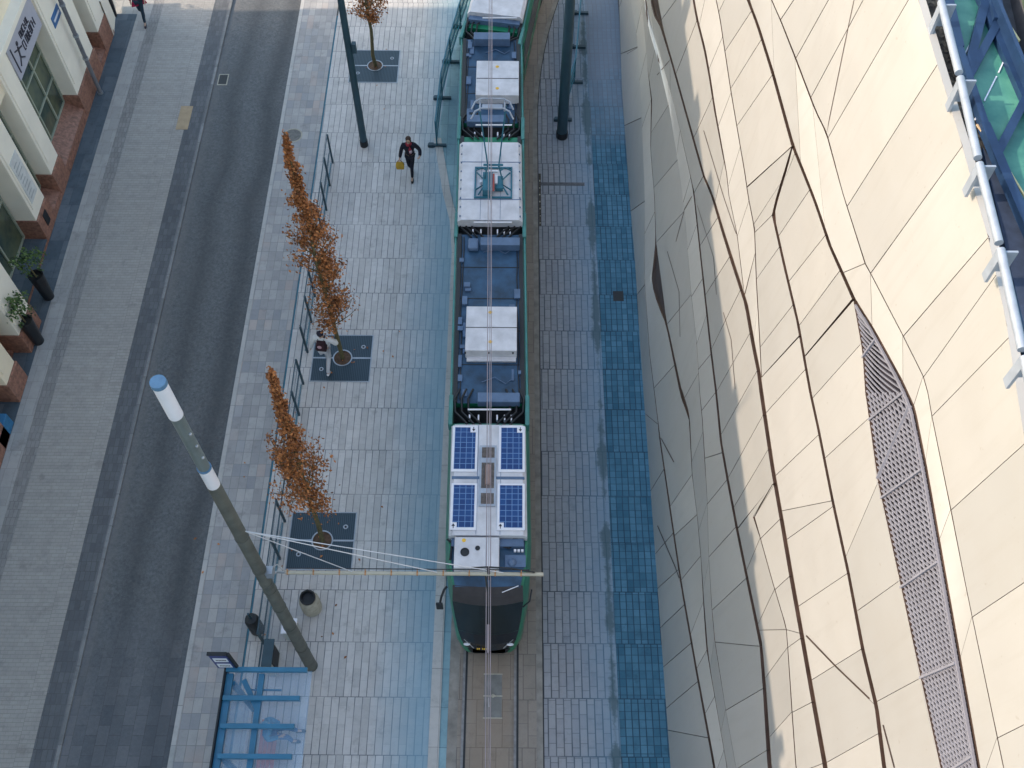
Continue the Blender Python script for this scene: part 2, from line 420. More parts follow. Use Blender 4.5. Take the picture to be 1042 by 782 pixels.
sheet('blue_sett_paving', M['bluesetts'], 2.823, 4.4, -45, 60, -.004, -.11)
def tx(Y, x): return x + (0 if Y < 28 else (Y - 28) ** 2 / 55)
YS = [-45, 0, 10, 20, 26] + [28 + i for i in range(0, 20)]
def cstrip(name, m, x0, x1, z, kind='structure', ys=YS, zb=None):
    b = MB()
    for a, c in zip(ys[:-1], ys[1:]):
        b.poly([(tx(a, x0), a, z), (tx(a, x1), a, z), (tx(c, x1), c, z), (tx(c, x0), c, z)])
        if zb is not None:
            for x in (x0, x1): b.poly([(tx(a, x), a, z), (tx(c, x), c, z), (tx(c, x), c, zb), (tx(a, x), a, zb)])
    return tag(b.build(name, m), kind=kind)
cstrip('track_bed', M['slab'], -1.33, .70, .008, ys=YS)
cstrip('track_edge_right', M['slabedge'], .70, .86, .012)
cstrip('track_joint', M['black'], .86, .89, .014)
for nme, xr in (('rail', -1.19), ('rail', .15)):
    r = empty('tram_rail', (xr, 0, 0), 'western tram rail set in the concrete track bed' if xr < 0 else 'eastern tram rail set in the track bed, beside the slab paving', 'rail', 'tram rails')
    for nm, a, b_, m, z in (('rail_head', -.035, .03, M['railsteel'], .013), ('rail_groove', .031, .085, M['black'], .011)):
        b = MB()
        for y0, y1 in zip(YS[:-1], YS[1:]):
            b.poly([(tx(y0, xr + a), y0, z), (tx(y0, xr + b_), y0, z), (tx(y1, xr + b_), y1, z), (tx(y1, xr + a), y1, z)])
        o = b.build(nm, m, r)
# platform kerb: straight beside the tram, then kinking left beyond the platform end
b = MB()
kp = [(-1.9, -45), (-1.9, 22.0), (-2.02, 23.4), (-2.3, 24.6), (-2.55, 26.1), (-2.75, 27.3)]
for (xa, ya), (xb, yb) in zip(kp[:-1], kp[1:]):
    b.poly([(xa - .14, ya, .03), (xa + .13, ya, .03), (xb + .13, yb, .03), (xb - .14, yb, .03)])
    for s_ in (-.14, .13): b.poly([(xa + s_, ya, .03), (xb + s_, yb, .03), (xb + s_, yb, -.1), (xa + s_, ya, -.1)])
b.poly([(-2.89, 27.3, .03), (-2.62, 27.3, .03), (-2.62, 27.3, -.1), (-2.89, 27.3, -.1)])
tag(b.build('platform_kerb', M['kerb']), kind='structure')
sheet('track_verge', M['kerbteal'], -1.93, -1.58, -45, 60, -.02)
MBv = MB(); MBv.poly([(-1.9, 22.2, .006), (-1.7, 22.2, .006), (-1.7, 34.5, .006), (-2.2, 34.5, .006), (-2.75, 27.4, .006), (-2.5, 26.1, .006), (-2.25, 24.6, .006), (-2.0, 23.4, .006)])
tag(MBv.build('track_verge_apron', M['kerbteal']), kind='structure')
# small flat things
def disc(name, m, x, y, r, z, label, cat, ring=None):
    t = empty(name, (x, y, z), label, cat)
    MB().lathe((x, y, z), [(r, -.02), (r, .006)], 24).build('cover', m, t)
    if ring: MB().lathe((x, y, z), [(r + .001, -.02), (r + .001, .004), (r + .05, .004), (r + .05, -.02)], 24).build('rim', ring, t)
disc('manhole_cover', simple('iron_cover', (.16, .155, .15), .7, .2, .3, 8), -8.0, 27.4, .30, .001, 'round grey manhole cover in the block paving by the road edge', 'manhole cover', M['concrete'])
t = empty('road_drain', (-11.0, 30.35, -.06), 'small square dark drain grate in the gutter of the road', 'drain')
MB().box(-11.15, -10.85, 30.1, 30.6, -.07, -.045).build('grate', M['black'], t)
MB().box(-11.19, -10.81, 30.05, 30.65, -.07, -.051).build('frame', M['concrete'], t)
tag(MB().box(-12.3, -11.86, 27.65, 28.85, .0, .012).build('floor_plate', M['tan']), 'tan rectangular plate lying across the dark paving band', 'plate')
tag(MB().box(3.28, 3.62, 20.05, 20.45, -.01, .004).build('drain_box', M['black']), 'small square black drain in the blue setts at the foot of the metal building', 'drain')
t = empty('track_hatch', (-.47, 7.3, .01), 'rectangular grey access hatch between the tram rails in front of the tram', 'hatch')
MB().box(-.66, -.20, 6.75, 7.85, .0, .014).build('cover', simple('hatch_plate', (.19, .19, .185), .8, 0, .2, 4), t)
b = MB(); b.box(-.68, -.18, 6.72, 6.75, 0, .017); b.box(-.68, -.18, 7.85, 7.88, 0, .017); b.box(-.68, -.18, 7.28, 7.31, .014, .017); b.ball((-.43, 7.3, .014), .05, sz=.3)
b.build('frame', M['concrete'], t)
t = empty('rail_gully', (.97, 24.6, .0), 'dark perforated strip drain beside the track, right of the tram', 'drain')
MB().box(.895, .97, 23.2, 25.6, 0, .016).build('channel', simple('dirty_strip', (.07, .06, .05), .9, 0, .6, 10), t)
b = MB()
for i in range(7): b.box(.90 + .03 * random.random(), .95, 23.3 + i * .32, 23.34 + i * .32 + .05 * random.random(), .016, .019)
b.build('slot', M['concrete'], t)
b = MB(); b.box(.9, 2.5, 25.05, 25.2, 0, .006)
tag(b.build('cross_drain', simple('wet_grey', (.10, .10, .11), .7, 0, .4, 8)), 'thin dark cross drain in the slab paving beyond the post', 'drain')
# ------------------------------------------------------------------ metal-clad building (right)
X0B, LEAN = 4.05, .10
def FP(px, py, b=0.0, push=0.0):
    d = ray(px, py); t = (X0B + LEAN * CH + b + push) / (d.x - LEAN * d.z)
    return CAM + d * t
LN = {}
def line(name, pts, hw, bump=0.0):
    """pts: (x, y[, halfwidth]) photo pixels ordered downwards"""
    P = [(p[1], p[0], p[2] if len(p) > 2 else hw) for p in pts]; LN[name] = (P, bump)
def lx(name, y):
    P, _ = LN[name]
    if y <= P[0][0]: a, b = P[0], P[1]
    elif y >= P[-1][0]: a, b = P[-2], P[-1]
    else:
        for a, b in zip(P[:-1], P[1:]):
            if a[0] <= y <= b[0]: break
    t = (y - a[0]) / (b[0] - a[0])
    return a[1] + (b[1] - a[1]) * t, a[2] + (b[2] - a[2]) * min(max(t, 0), 1)
VPX, VPY = 533., -1292.
def ext(pts, ytop=-260, ybot=1230):
    """extend a polyline beyond the frame along lines parallel to the street"""
    a = pts[0]; b = pts[-1]; h0 = a[2] if len(a) > 2 else None; h1 = b[2] if len(b) > 2 else None
    def e(p, y, h):
        q = (VPX + (p[0] - VPX) * (y - VPY) / (p[1] - VPY), y)
        return q + (h,) if h is not None else q
    return [e(a, ytop, h0)] + list(pts) + [e(b, ybot, h1)]
line('L0', ext([(630, 0), (632.8, 90), (640.5, 199.5), (647, 277), (654, 399.5), (662, 502), (668, 599.5), (681, 781.5)]), 0, 0)
line('La', ext([(641, 0, 0), (648, 38, 0), (652, 102, 0), (656, 199.5, 0), (656, 287, .1), (661, 360, .2), (669.9, 432, .3), (671, 443.5, .6), (681.4, 515, .8), (687.8, 558.6, .8), (694, 599.5, .9), (709, 684.3, 1.0), (727, 781.5, 1.2)]), .5, -.10)
line('L1', ext([(653, 0, 0), (658.4, 64, 0), (663, 102, .6), (662, 153.5, .2), (666, 199.5, .2), (667.3, 246, .3), (667.9, 287, 5.2), (672.5, 310, 3.6), (676.8, 325.3, 1.1), (680, 338, .9), (692.4, 397, 1.3), (696.7, 411, 2.2), (701.3, 423, .6), (704.4, 484.4, .2), (709.5, 525.3, .2), (713.4, 568.8, .2), (716, 612.7, .5), (719.3, 658.7, .8), (723, 684, .3), (731, 730, .2), (740, 782, .2)]), .2, .12)
line('Lg', ext([(655, 0, .0), (660, 30, 0), (669, 60, .0), (681, 110, .0), (692, 180, .0), (697, 220, .0), (703, 297, .1), (709, 350, .1), (712, 400, .2), (714.6, 425.6, .3), (717, 466.5, .3), (719.7, 510, .1), (721, 563.7, .1), (724.4, 620, .2), (727.5, 653.6, .3), (738.5, 722.7, .1), (749, 782, .1)]), .1, -.06)
line('L1b', ext([(657, 0, .1), (663, 28, .1), (673, 60, .1), (687, 110, .1), (702.5, 179, .2), (706, 196, .6), (715, 279.3, .8), (723.6, 358.6, .9), (728.7, 399.5, 1), (733.8, 451, 1.1), (740.2, 487, 1.2), (750.4, 540.7, 1.3), (762, 597, 1.4), (774.3, 656, 1.6), (778, 702, 1.8), (783.2, 781.5, 2.2)]), .8, .14)
line('L2', ext([(665.5, 0, 3.8), (668.6, 15, 4), (673.2, 28, 1.3), (682.7, 60, 1.0), (696.7, 110, 1), (716, 179, 1.1), (724.9, 199.5, 1.3), (736.4, 238.4, 1.6), (745.3, 266.5, 1.8), (759.4, 310, 1.8), (767, 353.5, 1.9), (772.2, 379, 1.9), (774.7, 399.5, 2), (786.2, 476.7, 2), (795.2, 527.9, 2.1), (807, 597, 2.2), (816.5, 649.8, 2.2), (828, 715, 2.3), (839.5, 779, 2.4)]), 1.6, .0)
line('L2b', [(700, -60, 1), (705.7, 0, 1.1), (709.5, 20.5, 1.1), (717.2, 51, 1.1), (722.3, 79.3, 1), (727.4, 112.5, .9), (735, 153.5, .7), (739.4, 176.5, .4), (741.8, 199.5, .3), (750, 238.4, .3), (757.2, 298, .3)], .3, -.12)
LN['L2b'][0].insert(0, (-260, VPX + (700 - VPX) * (-260 - VPY) / (-60 - VPY), 1))
line('L3', ext([(728.7, 0), (732.5, 18), (744, 94.6), (758, 176.5), (761.2, 199.5), (767.8, 233), (769.6, 284.4), (773.5, 353.5), (774.8, 384)])[:-1], .45, .08)
line('L4', ext([(761.2, 0, 1.5), (771, 25.6, 1.5), (786.2, 74, 1.6), (806.7, 148.3, 1.7), (827.2, 199.5, 1.5), (832, 212.8, 1.5), (844.8, 251, 1.6), (857.6, 279.3, 1.8), (869, 304.9, 1.9), (888.3, 335.5, 1.9), (916.4, 386.7, 1.9), (929.5, 415, 1.9), (942, 476.7, 1.8), (959.9, 578, 1.8), (995.7, 781.5, 2)]), 1.6, -.05)
line('L5', ext([(806.2, 149, .8), (800, 172, 1.3), (791.4, 199.5, 1.4), (786.6, 219, 1.3), (799, 274, 1.3), (811.8, 327.9, 1.3), (824.6, 399.5, 1.3), (832, 433, 1.3), (847.3, 510, 1.4), (863, 582, 1.5), (878, 661.3, 1.8), (892, 720, 2), (899.8, 781.5, 2.1)])[1:], 1.3, .10)
line('LL', ext([(868.6, 305.5), (878, 358.6), (880.6, 399.5), (883, 415), (893.4, 489.5), (913.8, 582), (935, 680), (957.3, 781.5)])[1:], .3, .0)
line('Lh', ext([(786.8, 492, .4), (767, 526, 1.0), (773.5, 547, .4), (786, 592, .4), (799.9, 638, .4), (801.6, 658.7, .4), (806, 725, .5), (810, 781.5, .5)])[1:], .4, -.12)
line('L6', ext([(785, 0, .4), (795.2, 23, .7), (809.3, 58.8, .8), (829.7, 112.5, .8), (841, 135.5, .7), (857.6, 197, .4), (862.7, 212.8, .5), (880.6, 269, .6), (885.7, 278, .5), (919, 342, .5), (939.4, 382.9, .5), (944.2, 400, .4), (948.4, 424.3, .4), (967.6, 519, .5), (982.9, 597, .4), (989.3, 628, .4), (1014.9, 750.8, .5), (1021.3, 781.5, .5)]), .5, .07)
line('TE', ext([(934.3, 0), (953.5, 65), (979, 148.3), (993, 199.5), (1006, 243.5), (1023.8, 327.9), (1035, 400), (1042, 443.5), (1057, 520), (1080, 640), (1108, 790)]), 0, .0)
def bumpat(name, y):
    b = LN[name][1]
    if name in ('L0',): return 0.0
    s_ = {'La': 1, 'L1': 2, 'Lg': 3, 'L1b': 4, 'L2': 5, 'L2b': 6, 'L3': 7, 'L4': 8, 'L5': 9, 'LL': 10, 'Lh': 11, 'L6': 12, 'TE': 13}[name]
    v = .45 * b + .05 * mnoise.noise(Vector((y * .006, s_ * 3.7, 0)))
    return v
# joined ends share the depth of the line they merge into
def W(name, y, side=0, push=0.0):
    x, h = lx(name, y)
    b = bumpat(name, y)
    def blend(other, yj, n=60.):
        t = max(0, 1 - abs(y - yj) / n); return b * (1 - t) + bumpat(other, y) * t
    if name == 'L2b': b = blend('L2', 300)
    if name == 'L3': b = blend('L2', 385)
    if name == 'L5': b = blend('L4', 149)
    if name == 'Lh': b = blend('L2', 493)
    if name == 'LL': b = blend('L4', 306)
    return FP(x + side * h, y, b, push)
TOPY, BOTY = -255., 1200.
def auto(seams, ya, yb, step, skew):
    """extend digitised seams beyond the frame with the same spacing"""
    s_ = sorted(seams); out = list(s_)
    if ya < -100:
        f = s_[0]; y = f[0]
        while y - step * .8 > ya + 20:
            y -= step * .8; out.append((y, y - skew))
    if yb > 850:
        f = s_[-1]; y = f[0]
        while y + step < yb - 15:
            y += step; out.append((y, y - skew * .8))
    return sorted(out)
panels = MB(); panels.tint = []; back = MB()
def addpoly(mb, pts, t=None):
    mb.poly(pts)
    if mb.tint is not None: mb.tint.append(t)
def band(A, B, ya, yb, seams, gap=.33, first=None, last=None):
    """panels between line A and line B; seams = (yA, yB) pairs; ya/yb = (yA, yB) ends or numbers"""
    a0 = ya if isinstance(ya, tuple) else (ya, ya); b0 = yb if isinstance(yb, tuple) else (yb, yb)
    S = [a0] + [s_ for s_ in sorted(seams) if s_[0] > a0[0] and s_[1] > a0[1] and s_[0] < b0[0] and s_[1] < b0[1]] + [b0]
    for (a1, b1), (a2, b2) in zip(S[:-1], S[1:]):
        tint = random.random()
        n = max(2, int(max(a2 - a1, b2 - b1) / 11))
        L_, R_ = [], []
        for i in range(n + 1):
            t = i / n
            g = gap if i == 0 else (-gap if i == n else 0)
            L_.append((A, a1 + (a2 - a1) * t + g, 1)); R_.append((B, b1 + (b2 - b1) * t + g, -1))
        fl, fr = [W(q[0], q[1], 1) for q in L_], [W(q[0], q[1], -1) for q in R_]
        # widths too thin: collapse
        for i in range(n + 1):
            xa, ha = lx(A, L_[i][1]); xb, hb = lx(B, R_[i][1])
            if math.hypot(xb - xa, R_[i][1] - L_[i][1]) < ha + hb + .25:
                m_ = (fl[i] + fr[i]) / 2; fl[i] = m_.copy(); fr[i] = m_.copy()
        dp = Vector((.05, 0, .0))
        K = 3
        rows = [[fl[i].lerp(fr[i], j / K) for j in range(K + 1)] for i in range(n + 1)]
        base = len(panels.v)
        for r_ in rows: panels.v += [tuple(p_) for p_ in r_]
        for i in range(n):
            for j in range(K):
                q = base + i * (K + 1) + j
                panels.f.append((q, q + K + 1, q + K + 2, q + 1)); panels.mi.append(0); panels.tint.append(tint)
        bl_ = [(W(A, a1 + (a2 - a1) * i / n, 0, .055), W(B, b1 + (b2 - b1) * i / n, 0, .055)) for i in range(n + 1)]
        for q0, q1 in zip(bl_[:-1], bl_[1:]):
            for j in range(K):
                back.poly([q0[0].lerp(q0[1], j / K), q1[0].lerp(q1[1], j / K), q1[0].lerp(q1[1], (j + 1) / K), q0[0].lerp(q0[1], (j + 1) / K)])
        loop = [base + i * (K + 1) for i in range(n + 1)] + [base + n * (K + 1) + j for j in range(1, K + 1)] + [base + i * (K + 1) + K for i in range(n - 1, -1, -1)] + [base + j for j in range(K - 1, 0, -1)]
        nb = len(panels.v)
        panels.v += [tuple(Vector(panels.v[q]) + dp) for q in loop]
        for i in range(len(loop)):
            j = (i + 1) % len(loop)
            panels.f.append((loop[i], loop[j], nb + j, nb + i)); panels.mi.append(1); panels.tint.append(tint)
band('L0', 'La', TOPY, BOTY, auto([(55, 48), (128, 120), (215, 205), (300, 290), (420.5, 432), (500, 478), (565, 543), (600, 580), (640, 616), (680, 655), (722, 694), (743, 751)], TOPY, BOTY, 60, 25), gap=.35)
band('La', 'L1', TOPY, BOTY, auto([(130, 102), (238, 216), (395, 372), (515, 483), (545, 524), (590, 566), (645, 613), (680, 662), (726, 709)], TOPY, BOTY, 60, 28), gap=.3)
band('L1', 'Lg', TOPY, BOTY, auto([(247, 215), (330, 300), (405, 380), (470, 440), (540, 512), (600, 570), (680, 650), (745, 722)], TOPY, BOTY, 70, 28), gap=.25)
band('Lg', 'L1b', TOPY, BOTY, auto([(302, 284), (350, 321), (376, 361), (418, 400), (466.5, 461), (513, 489), (567, 537), (621, 589), (653.6, 658), (723, 701), (783, 764)], TOPY, BOTY, 60, 25))
band('L1b', 'L2', TOPY, (537, 492.4), auto([(92, 60), (196, 180), (250, 222), (300, 262), (355, 296), (398, 340), (442, 378), (486, 423), (516, 458)], TOPY, 0, 70, 30))
band('L1b', 'Lh', (537.8, 492.8), BOTY, auto([(580, 548), (635, 600), (641.5, 641), (690, 659), (750, 725)], 0, BOTY, 60, 30))
band('Lh', 'L2', 493.5, BOTY, auto([(526, 494), (548, 529), (600, 587), (641, 644.5), (659, 650), (725, 715)], 0, BOTY, 62, 12))
band('L2', 'L2b', TOPY, 299.4, auto([(20, -20), (75, 22), (140, 100), (205, 165)], TOPY, 0, 65, 40))
band('L2b', 'L3', TOPY, (299.4, 258), auto([(25, -30), (70, 38), (128, 95), (190, 150), (240, 205)], TOPY, 0, 60, 40))
band('L2', 'L3', (300.2, 259), 383, [(345, 312)])
band('L3', 'L4', TOPY, (190, 149.4), auto([(12, -35), (52, 12), (90, 41), (128, 77)], TOPY, 0, 42, 42))
band('L3', 'L5', (190.8, 150.2), (383.6, 342), auto([(228, 187), (236.5, 219.5), (284, 252), (353, 311)], 0, 0, 60, 20))
band('L2', 'L5', (384.4, 343), BOTY, auto([(420, 376.5), (484, 443), (520, 510), (549, 516), (617, 584), (692, 661), (776, 747)], 0, BOTY, 75, 32))
band('L5', 'L4', 151, (362, 304.8), auto([(190, 157), (240, 194), (286, 240), (331, 276)], 0, 0, 60, 40))
band('L5', 'LL', (362.8, 306), BOTY, auto([(405, 350), (466, 425.6), (566, 491), (622, 591), (714, 690)], 0, BOTY, 90, 25))
band('L4', 'L6', TOPY, BOTY, auto([(74, 0), (164, 60), (230, 107), (277.5, 268.5), (331, 279), (388, 342), (412, 383.5), (468, 424.5), (548, 519), (668, 628), (792, 751)], TOPY, BOTY, 110, 45))
band('L6', 'TE', TOPY, BOTY, auto([(20, -130), (59, -105), (99, -66), (140, -11), (210, 66), (278, 149), (342, 242), (383.5, 280), (423.5, 344), (519, 451), (628, 576), (751, 712)], TOPY, BOTY, 110, 35), gap=.4)
bldg = empty('metal_clad_building', (4.1, 16, 0), 'large building clad in faceted champagne metal panels, lit by the sun above and shaded below', 'building')
fo = panels.build('wall', [M['metal'], M['bronze']], bldg)
back.build('joint_backing', M['bronze'], bldg)
# open joints that run across panels
def overlay(mb, pts, hw0, hw1=None):
    hw1 = hw1 or hw0
    for i in range(len(pts) - 1):
        a, b_ = pts[i], pts[i + 1]; n = 6
        for j in range(n):
            q0, q1 = j / n, (j + 1) / n
            w0 = w1 = (hw0 + hw1) / 2
            dx, dy = b_[0] - a[0], b_[1] - a[1]; L = math.hypot(dx, dy); nx, ny = -dy / L, dx / L
            P_ = []
            for q, w_ in ((q0, w0), (q1, w1)):
                X_, Y_ = a[0] + dx * q, a[1] + dy * q
                P_.append((X_, Y_, w_))
            yield (P_, nx, ny)
ov = MB()
from mathutils.bvhtree import BVHTree
bvh = BVHTree.FromPolygons(panels.v, panels.f)
def hit(px, py):
    d = ray(px, py).normalized(); loc, nrm, i, dist = bvh.ray_cast(CAM, d)
    return loc, d
def add_overlay(pts, hw):
    for P_, nx, ny in overlay(ov, pts, hw):
        (xa, ya, wa), (xb, yb, wb) = P_
        q = []
        for X_, Y_ in ((xa + nx * wa, ya + ny * wa), (xb + nx * wa, yb + ny * wa), (xb - nx * wa, yb - ny * wa), (xa - nx * wa, ya - ny * wa)):
            l_, d_ = hit(X_, Y_)
            if l_ is None: q = None; break
            q.append(l_ - d_ * .012)
        if q: ov.poly(q); ov.poly([v_ + Vector((.05, 0, 0)) for v_ in q][::-1])
for pts, hw in (([(668.6, 76.7), (682, 61)], .45), ([(638, 55), (649, 48.6)], .25), ([(687.8, 246), (696.7, 212.8), (704, 200)], .35), ([(679, 256), (691, 297), (692, 343)], .3),
                ([(671, 443), (685.7, 470.5)], .5), ([(669, 535), (687, 577), (693, 594)], .5), ([(716, 133), (736, 199.5), (749, 238)], .35), ([(736, 318), (744, 346), (748, 396)], .3),
                
                ([(820.3, 647), (850, 678), (889.5, 716)], .8), ([(898.5, 738), (910, 781.5)], .7), ([(841, 135), (862, 33), (869, 0)], .35), 
                ([(707, 201), (726, 262), (729, 300)], .25)):
    ov = MB(); add_overlay(pts, hw)
    if ov.f: ov.build('open_joint', M['bronze'], bldg)
# perforated screen between LL and L4
scr = MB()
ys0, ys1 = 312., 1190.
def SP(y, u, push=-.0):
    a = W('LL', y, 1, .03); b_ = W('L4', y, -1, .03)
    return a.lerp(b_, u) + Vector((push, 0, 0))
def sbar(p, q, w_, h_=.02): scr.bar(p, q, w_, h_)
def scale_at(y): return (W('LL', y, 1) - W('L4', y, -1)).length
# family A: slats down-right; family B: ribs along the strip, staggered
y = ys0 - 60
while y < ys1:
    y2 = y + 46 * min(1, max(.25, (y - 280) / 110.)) + 4
    pts = []
    for j in range(9):
        u = j / 8; yy = y + (y2 - y) * u
        if yy < ys0 or yy > ys1: continue
        pts.append(SP(yy, u))
    for a_, b_ in zip(pts[:-1], pts[1:]): sbar(a_, b_, .022)
    y += 6.0
for j in range(1, 11):
    u0 = j / 11
    y = 400.
    pts = []
    while y < ys1: pts.append(SP(y, u0, -.004)); y += 12
    for a_, b_ in zip(pts[:-1], pts[1:]): sbar(a_, b_, .016)
for (xa, ya, ub) in ((0, 0, 0),): pass
scr.build('perforated_screen', M['screen'], bldg)
fr = MB()
ysn = [311 + i * 12 for i in range(74)]
for a_, b_ in zip(ysn[:-1], ysn[1:]):
    fr.bar(SP(a_, .0, -.01), SP(b_, .0, -.01), .035, .04); fr.bar(SP(a_, .985, -.01), SP(b_, .985, -.01), .03, .04)
for ya_, yb_ in ((364, 346), (427, 400), (507, 478), (598, 572), (690, 675), (790, 770), (900, 880), (1020, 1000), (1130, 1110)):
    fr.bar(SP(ya_, .02, -.02), SP(yb_, .98, -.02), .045, .03)
fr.bar(SP(487, 0.02, -.02), SP(414, .98, -.02), .045, .03)
fr.build('screen_frame', M['screen'], bldg)
bs = MB()
for a_, b_ in zip(ysn[:-1], ysn[1:]):
    bs.poly([SP(a_, 0, .22), SP(b_, 0, .22), SP(b_, 1, .22), SP(a_, 1, .22)])
bs.build('screen_recess', simple('dark_recess', (.02, .018, .03), .8, 0, .3), bldg)
# base reveal
MB().box(4.16, 4.5, -40, 60, -.05, .35).build('base_reveal', M['black'], bldg)
# roof of the metal building
te = [W('TE', y, 0) for y in range(-255, 1200, 12)]
ZR = 17.35
rf = MB(); cop = MB(); gv = MB(); dk = MB()
for a_, b_ in zip(te[:-1], te[1:]):
    cop.poly([a_, a_ + Vector((.10, 0, .02)), b_ + Vector((.10, 0, .02)), b_]); cop.poly([a_ + Vector((.10, 0, .02)), a_ + Vector((.12, 0, -.5)), b_ + Vector((.12, 0, -.5)), b_ + Vector((.10, 0, .02))])
    za, zb_ = a_.z - .22, b_.z - .22
    gv.poly([(a_.x + .1, a_.y, za), (a_.x + .55, a_.y, za), (b_.x + .55, b_.y, zb_), (b_.x + .1, b_.y, zb_)])
cop.build('parapet', M['metal'], bldg)
gv.build('roof_gravel', M['gravel'], bldg)
bd = MB()
for a_, b_ in zip(te[:-1], te[1:]):
    bd.poly([(a_.x + .5, a_.y, a_.z - .30), (32, a_.y, a_.z - .30), (32, b_.y, b_.z - .30), (b_.x + .5, b_.y, b_.z - .30)])
bd.poly([(4.6, te[0].y, 0), (32, te[0].y, 0), (32, te[0].y, te[0].z - .3), (6.0, te[0].y, te[0].z - .3)])
bd.poly([(4.6, te[-1].y, 0), (32, te[-1].y, 0), (32, te[-1].y, te[-1].z - .3), (6.0, te[-1].y, te[-1].z - .3)])
bd.poly([(32, te[0].y, 0), (32, te[-1].y, 0), (32, te[-1].y, 17), (32, te[0].y, 17)])
bd.build('roof', M['roofdark'], bldg)
# guard rail on the roof
def RP(px, py, z=17.75): return G(px, py, z)
gr = MB()
pp = [(945, -50), (957, 0), (976.5, 77), (995.7, 164), (1017.4, 251), (1041, 360), (1066, 470), (1090, 580), (1118, 700), (1150, 830)]
for a_, b_ in zip(pp[:-1], pp[1:]):
    pa, pb = RP(*a_), RP(*b_); d_ = (pb - pa).normalized() * .05
    gr.tube([pa + d_, pb - d_], .052, 12)
rail = gr.build('guard_rail', M['galv'], bldg, smooth=True)
for (x_, y_) in pp[:-1]:
    c = RP(x_ + 3, y_ + 8, 17.72)
    g2 = MB()
    g2.box(c.x - .04, c.x + .16, c.y - .014, c.y + .014, c.z - .30, c.z + .05)
    g2.box(c.x - .08, c.x - .041, c.y - .10, c.y + .03, c.z - .40, c.z + .02)
    o_ = g2.build('bracket', M['galv'], rail)
    o_.matrix_parent_inverse = Matrix.Identity(4)
# skylight beyond the rail
ZS = 17.35
def S2(px, py, z=ZS): return G(px, py, z)
gl = MB()
for poly in ([(966, -60), (1003, -60), (1005, 0), (1016, 30), (990, 84), (972, 35)], [(990, 84), (1016, 30), (1046, 104), (1017, 158), (1003, 128)], [(1017, 158), (1046, 104), (1090, 210), (1062, 262), (1042, 215)], [(1062, 262), (1090, 210), (1140, 340), (1110, 400)]):
    gl.poly([S2(*p_) for p_ in poly])
def skirt(name, poly, z0, z1, m):
    b = MB(); P_ = [S2(*p_, z1) for p_ in poly]
    for a_, b_ in zip(P_, P_[1:] + P_[:1]): b.poly([a_, b_, (b_.x, b_.y, z0), (a_.x, a_.y, z0)])
    b.build(name, m, bldg)
skirt('skylight_kerb', [(966, -60), (1003, -60), (1016, 30), (1046, 104), (1090, 210), (1140, 340), (1190, 470), (1155, 500), (1110, 400), (1062, 262), (1017, 158), (990, 84)], 16.2, ZS - .02, M['dkblueframe'])
gl.poly([S2(*p_) for p_ in [(1110, 400), (1140, 340), (1190, 470), (1155, 500)]])
glo = gl.build('skylight_glass', M['skyglass'], bldg)
fm = MB()
FBZ = [0]
def fb(a_, b_, w_, h_=.12, z=ZS + .03):
    FBZ[0] += .0045; z += FBZ[0]; fm.bar(S2(*a_, z), S2(*b_, z), w_, h_)
fb((972, -60), (1060, 140), .13); fb((1060, 140), (1110, 260), .13); fb((1010, -30), (985, 70), .12); fb((1016, 22), (984, 82), .11); fb((1048, 92), (1013, 160), .11); fb((1092, 200), (1060, 264), .11)
fb((955, -40), (975, 50), .13); fb((975, 50), (1001, 128), .09); fb((1001, 128), (1022, 178), .12); fb((1022, 178), (1060, 265), .12); fb((1060, 265), (1110, 400), .12); fb((1110, 400), (1155, 500), .12); fb((1110, 260), (1190, 470), .13); fb((1142, 338), (1108, 402), .11); fb((1190, 470), (1155, 500), .11)
fb((1000, -60), (1016, 22), .16); fb((1003, -20), (1085, 180), .05, .2, ZS + .1)
fm.build('skylight_frame', M['dkblueframe'], bldg)
fm = MB()
def dash(a_, b_, w_=.018):
    fm.bar(S2(*a_, ZS + .012), S2(*b_, ZS + .012), w_, .012)
for a_, b_ in (((998, 20), (989, 40)), ((987, 45), (979, 60)), ((1021.5, 62), (1016, 74)), ((1014, 78), (1001.5, 103)), ((1000, 107), (992, 122)), ((1070, 160), (1055, 190)), ((1053, 195), (1045, 210))):
    dash(a_, b_)
fm.build('skylight_marking', M['signwhite'], bldg)
fm = MB()
fm.bar(S2(994, 127, ZS + .06), S2(1019, 161, ZS + .06), .022); fm.build('skylight_trim', M['tan'], bldg); fm = MB(); fm.bar(S2(1019, 161, ZS + .06), S2(1050, 212, ZS + .06), .022)
fm.bar(S2(1019, 14, ZS + .06), S2(1037, 42, ZS + .06), .03); fm.build('skylight_trim', simple('yellow_trim', (.6, .5, .25), .5), bldg)
fm = MB(); fm.poly([S2(1024, -60, ZS + .01), S2(1100, -60, ZS + .01), S2(1130, 140, ZS + .01), S2(1075, 140, ZS + .01)])
fm.build('planted_roof', simple('mossy_roof', (.06, .075, .04), .95, 0, .6, 9, bump=.6), bldg)
skirt('planter_edge', [(1024, -60), (1100, -60), (1130, 140), (1075, 140)], 16.2, ZS + .005, M['roofdark'])
fm = MB(); fm.poly([S2(1000, 150, ZS - .12), S2(1052, 230, ZS - .12), S2(1120, 420, ZS - .12), S2(1075, 470, ZS - .12), S2(1042, 330, ZS - .12), S2(1024, 255, ZS - .12)])
skirt('gutter_edge', [(1000, 150), (1052, 230), (1120, 420), (1075, 470), (1042, 330), (1024, 255)], 16.2, ZS - .125, M['dkblueframe'])
fm.build('roof_gutter', simple('dark_blue_membrane', (.03, .045, .085), .7, 0, .3, 5), bldg)
